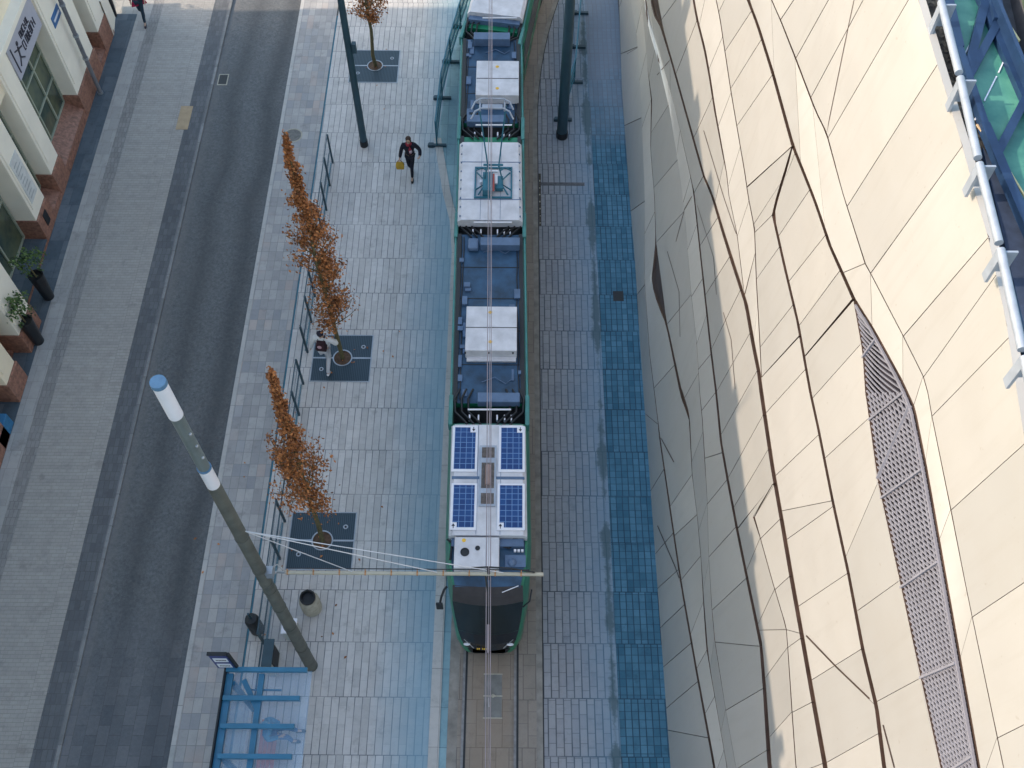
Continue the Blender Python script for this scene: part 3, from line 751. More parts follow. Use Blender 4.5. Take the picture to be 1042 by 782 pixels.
# ------------------------------------------------------------------ left building
lb = empty('corner_building', (-16, 20, 0), 'cream plastered building with pilasters, green glazed shop windows and red granite plinth', 'building')
XW = -15.66
REC = -16.25
pils = [(31.68, 32.75, 'A'), (28.3, 30.78, 'B'), (24.45, 25.36, 'D'), (22.4, 23.45, 'E')]
def pil(y0, y1, xf=XW, z0=1.0, z1=5.75, m='plaster2'):
    b = MB().box(-16.9, xf, y0, y1, z0, z1).box(-16.9, xf + .035, y0 + .12, y1 - .12, z0 + .4, z1 - .3)
    b.build('pilaster', M[m], lb, bevel=.015)
    MB().box(-16.9, xf + .05, y0 - .04, y1 + .04, 0, z0 - .003).build('granite_block', M['granite'], lb, bevel=.015)
for y0, y1, n_ in pils: pil(y0, y1)
pil(17.9, 19.05, -14.85 - .25, .9); pil(16.1, 16.95, -15.0, .9, m='plaster'); pil(13.2, 14.9, -15.0, .9, m='plaster')
pil(9, 10.2, -15.2, .9); pil(5, 6.2, -15.2, .9); pil(1, 2.2, -15.2, .9); pil(-3, -1.8, -15.2, .9); pil(-7, -5.8, -15.2, .9)
def window(y0, y1, z0, z1, x=REC, cols=2, rows=3, arch=False):
    g = MB().box(x - .05, x, y0, y1, z0, z1).build('window', M['winglass'], lb)
    f = MB()
    for i in range(cols + 1): yy = y0 + (y1 - y0) * i / cols; f.box(x + .003, x + .055, yy - .035, yy + .035, z0, z1)
    for i in range(rows + 1): zz = z0 + (z1 - z0) * i / rows; f.box(x + .003, x + .05, y0 + .035, y1 - .035, zz - .03, zz + .03)
    o = f.build('frame', M['mullion'], g); o.matrix_parent_inverse = Matrix.Identity(4)
window(25.4, 28.26, .75, 4.1, cols=3, rows=3); window(23.5, 24.4, .5, 4.1, cols=2, rows=3); window(30.85, 31.6, .5, 4.1, cols=1, rows=3)
window(19.6, 22.3, .3, 3.9, cols=2, rows=2, x=-16.35); window(17.0, 17.85, .3, 3.9, cols=1, rows=2); window(15.0, 16.0, .2, 3.6, cols=1, rows=2)
for q in (10.3, 6.3, 2.3, -1.7): window(q, q + 2.7 if q < 10 else 13.1, .5, 4.0, cols=3, rows=3)
# ledges of granite between the pilasters
for y0, y1, z in ((25.4, 28.26, .72), (23.5, 24.4, .45), (30.82, 31.64, .45)):
    b = MB(); b.poly([(REC, y0, z), (XW + .02, y0, z * .55), (XW + .02, y1, z * .55), (REC, y1, z)]); b.poly([(XW + .02, y0, z * .55), (XW + .02, y0, 0), (XW + .02, y1, 0), (XW + .02, y1, z * .55)])
    b.build('granite_sill', M['granite'], lb)
MB().box(-16.9, -15.62, -40, 32.9, 0, .16).build('plinth', M['granite'], lb)
MB().box(-16.34, -15.6, 19.1, 22.3, .161, .20).build('doorstep', M['granpave'], lb)
# beige reveal walls, wall above
b = MB()
b.box(-17.2, -16.4, -40, 32.9, 0, 20.4)
b.poly([(-16.4, 32.9, 0), (-15.62, 32.9, 0), (-16.35, 33.74, 0), (-17.0, 33.74, 0)])
b.build('wall', M['ochre'], lb)
b = MB(); b.box(-17.0, -15.75, -40, 33.0, 4.6, 20.4); b.box(-17.0, -16.0, 33.0, 33.74, 0, 20.4)
b.poly([(-15.75, 32.75, 0), (-15.75, 32.75, 20.4), (-16.0, 33.75, 20.4), (-16.0, 33.75, 0)])
b.build('upper_wall', M['plaster'], lb)
b = MB(); b.poly([(-15.6, 32.7, 0), (-15.9, 34.6, 0), (-15.9, 34.6, 1.6), (-15.6, 32.7, 1.6)]); b.poly([(-15.6, 32.7, 1.6), (-15.9, 34.6, 1.6), (-16.2, 34.6, 1.6), (-16.2, 32.7, 1.6)])
b.build('corner_plinth', M['plaster2'], lb)
b = MB(); b.box(-16.4, -15.40, -40, 33.1, 5.78, 5.92); b.box(-16.4, -15.52, -40, 33.05, 5.55, 5.77)
b.build('cornice', M['plaster2'], lb, bevel=.01)
b = MB(); b.box(-30, -16.0, -40, 33.75, 20.4, 20.47); b.box(-30, -29.8, -40, 33.7, 0, 20.4); b.box(-29.8, -17.2, 33.5, 33.75, 0, 20.4); b.box(-29.8, -17.2, -40, -39.8, 0, 20.4)
b.build('roof', M['rooftile'], lb)
b = MB(); b.box(-16.1, -15.6, -40, 33.75, 20.2, 20.48); b.build('eaves', M['plaster2'], lb)
for y0, y1, z in ((23.3, 24.1, 21.3), (19.4, 20.3, 20.85), (16.3, 17.3, 21.1), (10.75, 11.3, 20.8), (7.2, 7.9, 20.75), (3.5, 3.9, 20.9), (27.5, 28.6, 21.0)):
    MB().box(-16.3, -15.65, y0, y1, 20.48, z + .02).build('chimney', M['granite'], lb)
MB().bar((-15.7, 10.7, 20.4), (-15.7, 10.6, 21.8), .05).build('antenna', M['steel'], lb)
for fl in (7.0, 10.4, 13.8, 17.2):
    for i in range(13):
        y0 = -5 + i * 2.9
        g = MB().box(-15.76, -15.735, y0, y0 + 1.2, fl, fl + 1.9).build('window', M['winglass'], lb)
        f = MB(); f.box(-15.75, -15.68, y0 - .12, y0, fl - .1, fl + 2.0); f.box(-15.75, -15.68, y0 + 1.2, y0 + 1.32, fl - .1, fl + 2.0); f.box(-15.75, -15.64, y0 - .16, y0 + 1.36, fl - .22, fl - .1); f.box(-15.75, -15.68, y0 - .16, y0 + 1.36, fl + 2.0, fl + 2.14); f.box(-15.74, -15.70, y0 + .57, y0 + .63, fl - .09, fl + 1.99)
        o = f.build('frame', M['plaster2'], g); o.matrix_parent_inverse = Matrix.Identity(4)
# sign band over the shop window
sg = bpy.data.objects.new('shop_sign', None); C.objects.link(sg)
tag(sg, 'lilac shop sign with dark lettering and a running figure emblem above the glazed window', 'shop sign')
sg.location = (-15.6, 27, 4.8)
def child(mb, name, m, parent, **k):
    return mb.build(name, m, parent, **k)
SX = -15.70
child(MB().box(SX - .05, SX, 25.5, 28.2, 4.15, 5.5), 'panel', M['sign_lilac'], sg)
b = MB()
def st(ya, za, yb, zb_, w_=.05): b.bar((SX + .012, ya, za), (SX + .012, yb, zb_), w_, .02, up=(1, 0, 0))
st(25.72, 4.3, 25.72, 5.2, .05); b.ball((SX + .01, 26.25, 5.0), .08, sx=.3); st(26.2, 4.92, 26.1, 4.6, .08); st(26.1, 4.6, 25.9, 4.4, .05); st(26.1, 4.6, 26.35, 4.4, .05); st(26.15, 4.85, 26.45, 4.75, .05); st(26.15, 4.85, 25.9, 4.95, .04)
b.build('emblem', M['ink'], sg)
def text(name, s_, m, parent, size, loc, rot, ext_=.004):
    cu = bpy.data.curves.new(name, 'FONT'); cu.body = s_; cu.size = size; cu.extrude = ext_; cu.materials.append(m)
    o = bpy.data.objects.new(name, cu); C.objects.link(o); o.rotation_euler = rot; o.location = loc
    if parent: o.parent = parent; o.matrix_parent_inverse = Matrix.Translation(-Vector(parent.location))
    return o
# lettering too small to read: rows of short strokes of the same size
b = MB()
random.seed(3)
for row, (z_, h_, y_a, n_) in enumerate(((4.88, .22, 26.62, 6), (4.5, .28, 26.55, 9))):
    for i in range(n_):
        yy = y_a + i * .155
        st(yy, z_, yy, z_ + h_, .035)
        if random.random() < .6: st(yy, z_ + h_, yy + .09, z_ + h_, .03)
        if random.random() < .5: st(yy, z_, yy + .09, z_, .03)
        if random.random() < .6: st(yy + .09, z_, yy + .09, z_ + h_, .03)
        if random.random() < .4: st(yy, z_ + h_ / 2, yy + .09, z_ + h_ / 2, .03)
b.build('lettering', M['ink'], sg)
ws = empty('wall_plaque', (-15.6, 29.4, 4), 'small blue wall plaque with a white line on the wide pilaster', 'plaque')
p_ = (-15.6, 29.0, 29.75)
MB().box(-15.66, -15.60, 28.75, 29.55, 3.55, 3.95).build('plate', simple('blue_enamel', (.03, .13, .33), .35), ws)
MB().box(-15.60, -15.594, 28.85, 29.45, 3.70, 3.79).build('lettering', M['signwhite'], ws)
ws = empty('stone_plaque', (-15.6, 23, 2.4), 'pale engraved notice on the pilaster beside the doorway', 'plaque')
MB().box(-15.66, -15.61, 22.6, 23.25, 1.6, 3.4).build('plate', simple('pale_notice', (.60, .60, .6), .6), ws)
b = MB()
for i in range(9): b.box(-15.61, -15.604, 22.7, 22.95 + random.random() * .2, 1.75 + i * .17, 1.79 + i * .17)
b.build('lettering', simple('grey_lettering', (.38, .39, .41), .6), ws)
tag(MB().box(-15.612, -15.59, 22.75, 23.05, .35, .85).build('wall_vent', M['black'], None), 'black vent grille low in the granite block beside the doorway', 'vent')
t = empty('lamp_post', (-15.5, 29.5, 0), 'slim grey post standing in front of the wide pilaster of the cream building', 'post')
MB().tube([(-15.42, 29.5, 0), (-15.42, 29.5, 6.4)], .075, 12).build('pole', simple('grey_post', (.16, .16, .18), .5), t, smooth=True)
b = MB(); [b.tube([(-15.42, 29.5, z), (-15.42, 29.5, z + .08)], .10, 12) for z in (0, 1.6, 2.6, 3.9, 5.2)]; b.build('collar', M['steel'], t)
tag(MB().box(-15.3, -14.95, 14.4, 15.35, .0, .55).build('storage_box', M['bluemat'], bevel=.03), 'blue covered box on the pavement at the foot of the cream building', 'box')
# ------------------------------------------------------------------ leaf cards helper
def leaves(mb, pts, size, ranges=(.0, 1.0)):
    for p_ in pts:
        a = Vector((random.gauss(0, 1), random.gauss(0, 1), random.gauss(0, .8) + .3)).normalized()
        t_ = a.cross(Vector((random.random(), random.random(), random.random()))).normalized(); u_ = a.cross(t_)
        s_ = size * random.uniform(.6, 1.25); q = Vector(p_)
        tn = min(1, max(0, random.gauss(.5, .28)))
        mb.poly([q - t_ * s_ * .5, q + u_ * s_ * .36 + a * s_ * .1, q + t_ * s_ * .6, q - u_ * s_ * .36 + a * s_ * .08]); mb.tint.append(tn)
def limb_pts(a, b_, n=4, j=.08):
    a, b_ = Vector(a), Vector(b_); L = (b_ - a).length
    return [a.lerp(b_, i / n) + (Vector((random.uniform(-1, 1), random.uniform(-1, 1), 0)) * j * L * (0 if i in (0, n) else 1)) for i in range(n + 1)]
def tree(base, top, prof, label, nleaf, seed, lowtuft=None, sz=.085):
    """prof: (t along trunk, radius)"""
    random.seed(seed)
    base, top = Vector(base), Vector(top)
    t = empty('street_tree', base, label, 'tree', 'young autumn trees in square grates')
    tr = MB()
    n = 10; path = [base.lerp(top, i / n) + Vector((mnoise.noise(Vector((i * .5, seed, 0))), mnoise.noise(Vector((i * .5, seed, 9))), 0)) * .10 * (0 if i == 0 else 1) for i in range(n + 1)]
    tr.tube(path, [.075 - .062 * i / n for i in range(n + 1)], 8)
    def rad(q):
        for (a, ra), (c, rc) in zip(prof[:-1], prof[1:]):
            if a <= q <= c: return ra + (rc - ra) * (q - a) / (c - a)
        return 0
    lf = MB(); lf.tint = []
    tips = []
    q = prof[0][0]
    br = MB()
    while q < .955:
        for _ in range(2):
            ang = random.uniform(0, 2 * PI); r_ = rad(min(1, q + .06)) * random.uniform(.65, 1.1)
            i = q * n; k_ = min(n - 1, int(i)); s_ = path[k_].lerp(path[k_ + 1], i - k_)
            e = s_ + Vector((math.cos(ang) * r_, math.sin(ang) * r_, (top - base).length * random.uniform(.05, .12)))
            pl = limb_pts(s_, e, 3, .08); br.tube(pl, [.022, .016, .010, .006], 5)
            tips.append((pl, r_))
            for _ in range(2):
                m_ = pl[random.choice((1, 2))]
                e2 = m_ + Vector((random.gauss(0, .35) * r_, random.gauss(0, .35) * r_, random.uniform(.1, .5)))
                br.tube([m_, m_.lerp(e2, .5) + Vector((0, 0, .03)), e2], [.010, .007, .004], 4); tips.append(([m_, e2], r_))
        q += .028
    per = nleaf // len(tips)
    for pl, r_ in tips:
        pts = []
        cl = random.choice((.3, .7, 1., 1.3, 1.7))
        for _ in range(int(per * cl)):
            i = random.random() ** .6 * (len(pl) - 1); k_ = min(len(pl) - 2, int(i)); c = pl[k_].lerp(pl[k_ + 1], i - k_)
            pts.append(c + Vector((random.gauss(0, 1), random.gauss(0, 1), random.gauss(0, 1.1))) * (.03 + r_ * .12))
        leaves(lf, pts, sz)
    if lowtuft:
        for c in lowtuft:
            leaves(lf, [Vector(c) + Vector((random.gauss(0, .12), random.gauss(0, .12), random.gauss(0, .12))) for _ in range(55)], sz)
            s_ = path[2]; br.tube([s_, s_.lerp(Vector(c), .5) + Vector((0, 0, .05)), Vector(c)], [.018, .012, .005], 5)
    tr.build('trunk', M['trunk'], t, smooth=True)
    br.build('branches', M['trunk'], t, smooth=True)
    lf.build('crown', M['autumn'], t)
def grate(y0, y1, cy, label):
    x0, x1 = -6.22, -4.42
    t = empty('tree_grate', ((x0 + x1) / 2, cy, 0), label, 'tree grate', 'square tree grates in the platform paving')
    cx = -5.30; r_ = .27
    b = MB(); n = 24
    for half in (0, 1):
        ya, yb = (y0, cy - .025) if half == 0 else (cy + .025, y1)
        ring = [(cx + r_ * math.cos(PI * (i / (n // 2)) + (PI if half == 0 else 0)), cy + r_ * math.sin(PI * i / (n // 2) + (PI if half == 0 else 0))) for i in range(n // 2 + 1)]
        ring = [(x, min(y, ya if False else 1e9)) for x, y in ring]
        if half == 0: poly = [(x0, ya), (x1, ya), (x1, yb)] + [(x, min(y, yb)) for x, y in ring[::-1]] + [(x0, yb)]
        else: poly = [(x1, ya), (x1, yb), (x0, yb), (x0, ya)] + [(x, max(y, ya)) for x, y in ring[::-1]]
        b.poly([(x, y, .016) for x, y in poly])
    b.build('plate', M['grate'], t)
    MB().lathe((cx, cy, 0), [(r_, .002), (r_, .03), (r_ + .035, .03), (r_ + .035, .016)], 32, cap=False).build('ring', M['steel'], t)
    MB().lathe((cx, cy, 0), [(r_, .006), (.0001, .03)], 24).build('soil', M['soil'], t)
    b = MB(); b.box(x0, cx - r_ - .03, cy - .025, cy + .025, .0, .020); b.box(cx + r_ + .03, x1, cy - .025, cy + .025, .0, .020)
    for (xa, xb, ya, yb) in ((x0 - .03, x0, y0 - .03, y1 + .03), (x1, x1 + .03, y0 - .03, y1 + .03), (x0, x1, y0 - .03, y0), (x0, x1, y1, y1 + .03)): b.box(xa, xb, ya, yb, 0, .018)
    b.build('frame', M['steel'], t)
    for sx, sy in ((.62, .42), (-.62, -.42)):
        MB().lathe((cx + sx, cy + sy, .016), [(.07, .0), (.07, .006), (.045, .006), (.045, .002), (.0001, .002)], 16).build('fitting', M['steel'], t)
        MB().lathe((cx + sx, cy + sy, .019), [(.035, .0), (.035, .004)], 12).build('fitting_hole', M['black'], t)
grate(30.2, 31.95, 31.1, 'far tree grate beside the dark post, its tree partly out of frame')
grate(16.9, 18.6, 17.75, 'middle tree grate, with a person in white walking over its edge')
grate(10.75, 12.45, 11.6, 'near tree grate next to the overhanging cream arm of the tall lamp mast')
def TP(px, py, z): return G(px, py, z)
tree((-5.30, 17.75, 0), (G(292.5, 152, 9.0).x, G(292.5, 152, 9.0).y, 9.0), [(.17, .35), (.2, .6), (.26, .78), (.33, .62), (.42, .66), (.5, .72), (.6, .62), (.7, .50), (.8, .34), (.9, .16), (1, .03)], 'tall narrow orange autumn tree rising from the middle grate, by the person in white', 9000, 11, sz=.082)
tree((-5.30, 11.6, 0), (G(276, 377, 8.2).x, G(276, 377, 8.2).y, 8.2), [(.235, .30), (.29, .62), (.38, .80), (.46, .72), (.56, .60), (.66, .40), (.76, .22), (.88, .06), (1, .01)], 'orange autumn tree rising from the near grate, nearest the tall lamp mast', 6800, 23, sz=.08, lowtuft=[G(333, 519, 1.9), G(328, 508, 2.1)])
g_ = G(368, -20, 5.5)
tree((-5.28, 31.1, 0), (G(360, -75, 7.5).x, G(360, -75, 7.5).y, 7.5), [(.34, .45), (.4, .62), (.6, .5), (.8, .3), (1, .05)], 'autumn tree rising from the far grate, its crown cut by the top of the photo', 5000, 31)
# ------------------------------------------------------------------ potted plants by the left building
def pot(x, y, label, seed):
    random.seed(seed)
    t = empty('potted_plant', (x, y, 0), label, 'potted plant', 'black pots with small olive trees by the cream building')
    MB().lathe((x, y, 0), [(.17, 0), (.24, 1.15), (.21, 1.15), (.20, 1.05), (.0001, 1.05)], 20).build('pot', M['pot'], t, smooth=True)
    MB().tube([(x, y, 1.0), (x - .03, y, 1.5), (x - .05, y, 1.9)], [.03, .022, .015], 6).build('stem', M['trunk'], t)
    lf = MB(); lf.tint = []
    for _ in range(26):
        c = Vector((x - .05 + random.gauss(0, .26), y + random.gauss(0, .2), 1.95 + random.gauss(0, .25)))
        leaves(lf, [c + Vector((random.gauss(0, .08), random.gauss(0, .08), random.gauss(0, .08))) for _ in range(16)], .10)
    lf.build('foliage', M['olive'], t)
pot(-15.05, 20.05, 'black pot with small olive tree beside the recessed doorway', 1)
pot(-14.95, 18.3, 'black pot with small olive tree closer to the camera, below the other potted plant', 2)
pot(-15.9, 33.9, 'dark potted shrub at the far corner of the cream building', 5)
# ------------------------------------------------------------------ lamp mast with overhead arm (near)
bp = G(317, 678)
lm = empty('lamp_mast', bp, 'tall grey green mast with two white lamp sections, carrying the overhead wire arm', 'lamp mast')
def mastrad(z): return .155 - .04 * z / 14
def seg(name, z0, z1, m, r0=None, r1=None, n=20):
    MB().tube([(bp.x, bp.y, z0), (bp.x, bp.y, z1)], [r0 or mastrad(z0), r1 or mastrad(z1)], n).build(name, m, lm, smooth=True)
seg('pole', 0, 10.7, M['polegreen'])
seg('lamp_glass', 10.7, 11.33, M['lampwhite'], .118, .118)
seg('lamp_cap', 11.33, 11.37, M['lampcap'], .125, .125)
seg('upper_pole', 11.37, 13.12, simple('grey_tube', (.16, .19, .19), .35, .2, .15), .105, .105)
seg('lamp_glass', 13.12, 14.02, M['lampwhite'], .118, .118)
seg('lamp_cap', 14.02, 14.10, M['lampcap'], .128, .122)
for z in (.0, 1.6, 3.2, 4.5, 5.6, 6.05, 6.75, 8.4): MB().tube([(bp.x, bp.y, z), (bp.x, bp.y, z + .035)], mastrad(z) + .012, 16).build('strap', M['polegreen'], lm, smooth=True)
b = MB()
for i in range(3): MB().ball((bp.x + .10, bp.y - .05, 11.8 + i * .4), .03).build('bolt', M['steel'], lm)
AY, AZ = 8.16, 6.3
ax1 = .70
arm = MB().tube([(bp.x + .45, AY, AZ), (ax1, AY, AZ)], .042, 10).build('arm', M['armpaint'], lm, smooth=True)
b = MB(); b.tube([(bp.x + .05, bp.y, AZ - .0), (bp.x + .25, AY + .03, AZ - .05), (bp.x + .5, AY, AZ)], .03, 8); b.tube([(bp.x + .1, bp.y, AZ + .35), (bp.x + .3, AY + .1, AZ + .2), (bp.x + .46, AY, AZ + .02)], .014, 6); b.box(bp.x + .08, bp.x + .26, bp.y - .08, bp.y + .1, AZ + .15, AZ + .4)
b.build('arm_joint', M['steel'], lm)
b = MB()
for i in range(10):
    xx = bp.x + .48 + i * .55
    if xx < ax1:
        b = MB(); b.tube([(xx, AY, AZ), (xx + .03, AY, AZ)], .050, 10); b.bar((xx + .02, AY, AZ), (xx + .02, AY + .02, AZ + .14), .02); b.build('arm_clamp', M['armring'], lm)
MB().tube([(bp.x + .5, AY + .09, AZ + .02), (ax1 - .3, AY + .09, AZ + .02)], .012, 6).build('arm_cable', M['black'], lm)
pt = Vector((bp.x + .12, bp.y, 8.7))
for xe in (-.15, -1.55, -3.35): MB().tube([pt, (xe, AY + .01, AZ + .05)], .011, 6).build('stay_wire', M['wirelight'], lm)
b = MB()
wxn = G(496.8, 583, 5.8).x
b.bar((wxn - .05, AY, AZ), (wxn, AY - .25, 5.95), .04); b.tube([(wxn - .35, AY + .12, AZ + .05), (wxn, AY + .15, AZ + .02), (wxn + .5, AY + .1, AZ + .08), (wxn + 1.0, AY + .02, AZ + .06)], .018, 6); b.tube([(wxn + .02, AY, AZ - .3), (wxn + .02, AY, AZ + .35)], .03, 8)
b.build('insulator', M['black'], lm)
# dark masts further along
def mast(name, x, y, r0, h, label, extra=None):
    t = empty(name, (x, y, 0), label, 'mast'); MB().tube([(x, y, 0), (x, y, h)], [r0, r0 * .75], 16).build('pole', M['poledark'], t, smooth=True)
    MB().tube([(x, y, 0), (x, y, .25)], r0 * 1.12, 16).build('base_collar', M['black'], t)
    return t
q = G(370.7, 148)
t = mast('dark_mast', q.x, q.y, .13, 9.5, 'dark slim mast standing between the far tree grate and the person in black')
b = MB().box(q.x + .12, q.x + .25, q.y - .1, q.y + .08, 4.2, 4.55); b.build('control_box', M['poledark'], t)
q = G(571.7, 139)
t = mast('dark_mast', q.x, q.y, .19, 9.5, 'thick dark teal mast on the slab paving right of the tram')
MB().tube([(q.x - .02, q.y, 4.95), (q.x - .22, q.y, 8)], .06, 10).build('strut', M['poledark'], t)
# ------------------------------------------------------------------ overhead wires
pA, pB = G(496.6, 700, 5.85), G(499.3, 0, 5.85)
dirw = (pB - pA) / (pB.y - pA.y)
def wp(Y, off=0, z=5.85): p_ = pA + dirw * (Y - pA.y); return Vector((p_.x + off, Y, z))
t = empty('overhead_wire', wp(10), 'pair of thin overhead contact wires running along above the tram', 'wire')
for off in (-.045, .045): MB().tube([wp(-40, off), wp(5, off), wp(25, off), wp(50, off)], .010, 6).build('contact_wire', M['wire'], t)
MB().tube([wp(-40, .02, 7.1), wp(-10, .02, 6.7), wp(8.16, .02, 6.75), wp(22, .02, 6.35), wp(35, .02, 6.7), wp(50, .02, 7.0)], .006, 6).build('messenger_wire', M['wire'], t)
b = MB()
for Y in (5.5, 12, 15.5, 19, 27): MB().tube([wp(Y, .02, 5.85), wp(Y, .02, 6.5)], .007, 5).build('dropper', M['wirelight'], t)
b.tube([wp(6.6, 0, 5.87), wp(7.2, 0, 5.87)], .025, 6)
b.build('section_insulator', M['wire'], t)
# ------------------------------------------------------------------ fence along the platform
def fence(ys, label, nm='glass_fence'):
    t = empty(nm, (-6.42, (ys[0] + ys[-1]) / 2, 0), label, 'fence', 'fence sections along the platform edge')
    for y in ys: MB().box(-6.45, -6.39, y - .03, y + .03, 0, 1.36).build('post', M['poledark'], t)
    b = MB(); b.box(-6.50, -6.46, ys[0] - .05, ys[-1] + .05, 0, .05); b.build('base_rail', M['teal'], t)
    b = MB()
    b.box(-6.435, -6.405, ys[0], ys[-1], 1.361, 1.385); b.box(-6.43, -6.41, ys[0], ys[-1], .70, .72)
    b.build('top_rail', M['poledark'], t)
    MB().box(-6.424, -6.416, ys[0], ys[-1], .1, 1.3).build('glass', M['fenceglass'], t)
Y = lambda px, py: G(px, py).y
fence([Y(337.5, 166), Y(334.7, 189), Y(331, 214), Y(328, 240)], 'farthest section of dark post fence, up beyond the middle tree')
fence([Y(324, 276), Y(321, 302), Y(317.6, 328), Y(313.4, 358.7)], 'section of dark post fence behind the person in white')
fence([Y(310.2, 391), Y(305.4, 422.6), Y(300.5, 458), Y(296.5, 494)], 'section of dark post fence behind the crown of the near tree')
fence([Y(292.7, 531), Y(287.7, 569), Y(282, 615), Y(276, 661)], 'nearest section of dark post fence, ending beside the tram stop shelter')
tag(MB().box(-6.62, -6.58, 7.2, 26.5, 0, .012).build('drain_slot', M['poledark']), 'long thin dark drain slot beside the fence', 'drain')
# ------------------------------------------------------------------ barriers by the track
def barrier(pts, label, m='teal'):
    t = empty('crowd_barrier', pts[len(pts) // 2] + (0,), label, 'barrier', 'low barriers by the curved track')
    for (x, y) in pts:
        b = MB().box(x - .33, x + .33, y - .05, y + .05, 0, .10); b.box(x - .30, x - .12, y - .07, y + .07, .0, .13); b.build('foot', M['poledark'], t)
        MB().bar((x, y, .1), (x, y, 1.2), .05).build('post', M['teal'], t)
    b = MB()
    for (xa, ya), (xb, yb) in zip(pts[:-1], pts[1:]):
        for z in (1.2, .75, .3): b.bar((xa, ya, z), (xb, yb, z), .045)
    b.build('rail', M[m], t)
    b = MB()
    for (xa, ya), (xb, yb) in zip(pts[:-1], pts[1:]): b.bar((xa, ya, .75), (xb, yb, .75), .012, .86)
    b.build('panel', M['tealglass'], t)
barrier([(-2.75, 26.9), (-2.66, 29.33), (-2.42, 31.3), (-2.1, 33.3), (-1.75, 35.2)], 'teal panelled barrier left of the tram at the far end of the platform')
barrier([(1.8, 28.25), (2.26, 30.23), (2.43, 32.2), (2.6, 34.2)], 'teal panelled barrier behind the thick dark mast right of the tram')
# ------------------------------------------------------------------ street furniture near the mast
t = empty('litter_bin', (-5.36, 9.62, 0), 'round beige concrete litter bin with black liner, right of the tall lamp mast', 'litter bin')
MB().lathe((-5.36, 9.62, 0), [(.24, 0), (.27, .1), (.27, .60), (.24, .70), (.21, .80)], 28, cap=False).build('body', M['concrete'], t, smooth=True)
MB().lathe((-5.36, 9.62, 0), [(.19, .76), (.21, .86), (.17, .86), (.15, .55), (.0001, .5)], 24).build('liner', M['black'], t, smooth=True)
b = MB(); b.tube([(-5.55, 9.62, .86), (-5.5, 9.72, .94), (-5.36, 9.79, .96), (-5.22, 9.72, .93), (-5.17, 9.62, .86)], .018, 6); b.build('hood_hoop', M['black'], t)
t = empty('waste_container', (-6.75, 8.95, 0), 'black drum shaped waste container beside the fence, left of the lamp mast', 'waste container')
MB().lathe((-6.75, 9.0, 0), [(.16, 0), (.19, .1), (.19, .8), (.15, .95), (.0001, .97)], 16).build('drum', M['black'], t, smooth=True)
MB().tube([(-6.75, 9.0, .9), (-6.75, 9.0, 1.3)], .03, 8).build('handle', M['poledark'], t)
t = empty('switch_cabinet', (-5.75, 8.9, 0), 'small pale cabinet half hidden behind the tall lamp mast', 'cabinet')
MB().box(-5.98, -5.62, 8.72, 9.1, 0, .62).build('body', M['palebox'], t, bevel=.06)
MB().box(-6.0, -5.60, 8.70, 9.12, .62, .66).build('lid', M['lampwhite'], t, bevel=.02)
t = empty('ticket_machine', (-6.2, 8.1, 0), 'narrow pale and dark ticket machine between the fence end and the shelter', 'ticket machine')
MB().box(-6.28, -6.08, 7.75, 8.4, 0, 1.0).build('body', M['palebox'], t, bevel=.02)
MB().box(-6.08, -6.04, 7.85, 8.3, .25, .95).build('front', M['black'], t)
MB().box(-6.30, -6.04, 7.72, 8.43, 1.003, 1.05).build('top', M['poledark'], t)
# ------------------------------------------------------------------ shelter
sh = empty('tram_stop_shelter', (-5.8, 5, 0), 'glass tram stop shelter with four blue roof beams', 'shelter')
beams = [(-6.72, -4.80, 7.17), (-6.70, -4.90, 6.50), (-6.66, -4.95, 5.86), (-6.62, -4.93, 5.19), (-6.6, -4.93, 4.5), (-6.6, -4.93, 3.8)]
for x0, x1, y in beams: MB().box(x0, x1, y - .055, y + .055, 2.55, 2.67).build('roof_beam', M['beam'], sh, bevel=.01)
MB().box(-6.72, -6.56, 3.4, 7.1, 2.44, 2.548).build('side_beam', M['beam'], sh)
MB().box(-5.95, -5.82, 3.4, 7.1, 2.44, 2.548).build('side_beam', M['beam'], sh)
MB().box(-6.76, -6.725, 3.4, 7.25, 2.3, 2.67).build('gutter', M['black'], sh)
MB().box(-6.55, -4.72, 3.4, 7.2, 2.41, 2.43).build('roof_glass', M['shelterglass'], sh)
MB().box(-6.66, -6.64, 3.4, 7.1, .2, 2.4).build('rear_glass', M['shelterglass'], sh)
for y in (6.9, 5.2, 3.5): MB().box(-6.62, -6.52, y - .05, y + .05, 0, 2.44).build('post', M['beam'], sh)
MB().bar((-6.3, 6.95, 2.5), (-5.9, 6.3, 2.5), .12, .08).build('brace', M['beam'], sh)
b = MB(); b.bar((-6.2, 6.75, 2.4), (-5.4, 6.75, 2.4), .04); b.build('cross_bar', M['beam'], sh)
t = empty('bench', (-6.0, 5, 0), 'long coral slatted bench under the glass roof of the shelter', 'bench')
b = MB()
for i in range(4): b.box(-6.22 + i * .11, -6.13 + i * .11, 3.3, 6.55, .42, .46)
b.build('seat', M['bench'], t)
for y in (3.6, 5.0, 6.3): MB().box(-6.2, -5.82, y - .03, y + .03, 0, .42).build('leg', M['steel'], t)
t = empty('stop_sign', (-6.8, 7.2, 2.6), 'navy tram stop sign with two white name fields at the corner of the shelter', 'sign')
a = G(221.5, 682, 2.62); hgt = .98; wd = G(240, 681, 2.62).x - a.x
yb = 7.2
MB().box(a.x, a.x + wd, yb, yb + .06, 2.62, 2.62 + hgt).build('board', M['navy'], t)
MB().box(a.x + wd + .002, a.x + wd + .05, yb - .01, yb + .07, 2.60, 2.62 + hgt).build('side_frame', M['black'], t)
MB().box(a.x - .02, a.x + wd, yb - .01, yb + .07, 2.62 + hgt + .002, 2.67 + hgt).build('top_frame', M['black'], t)
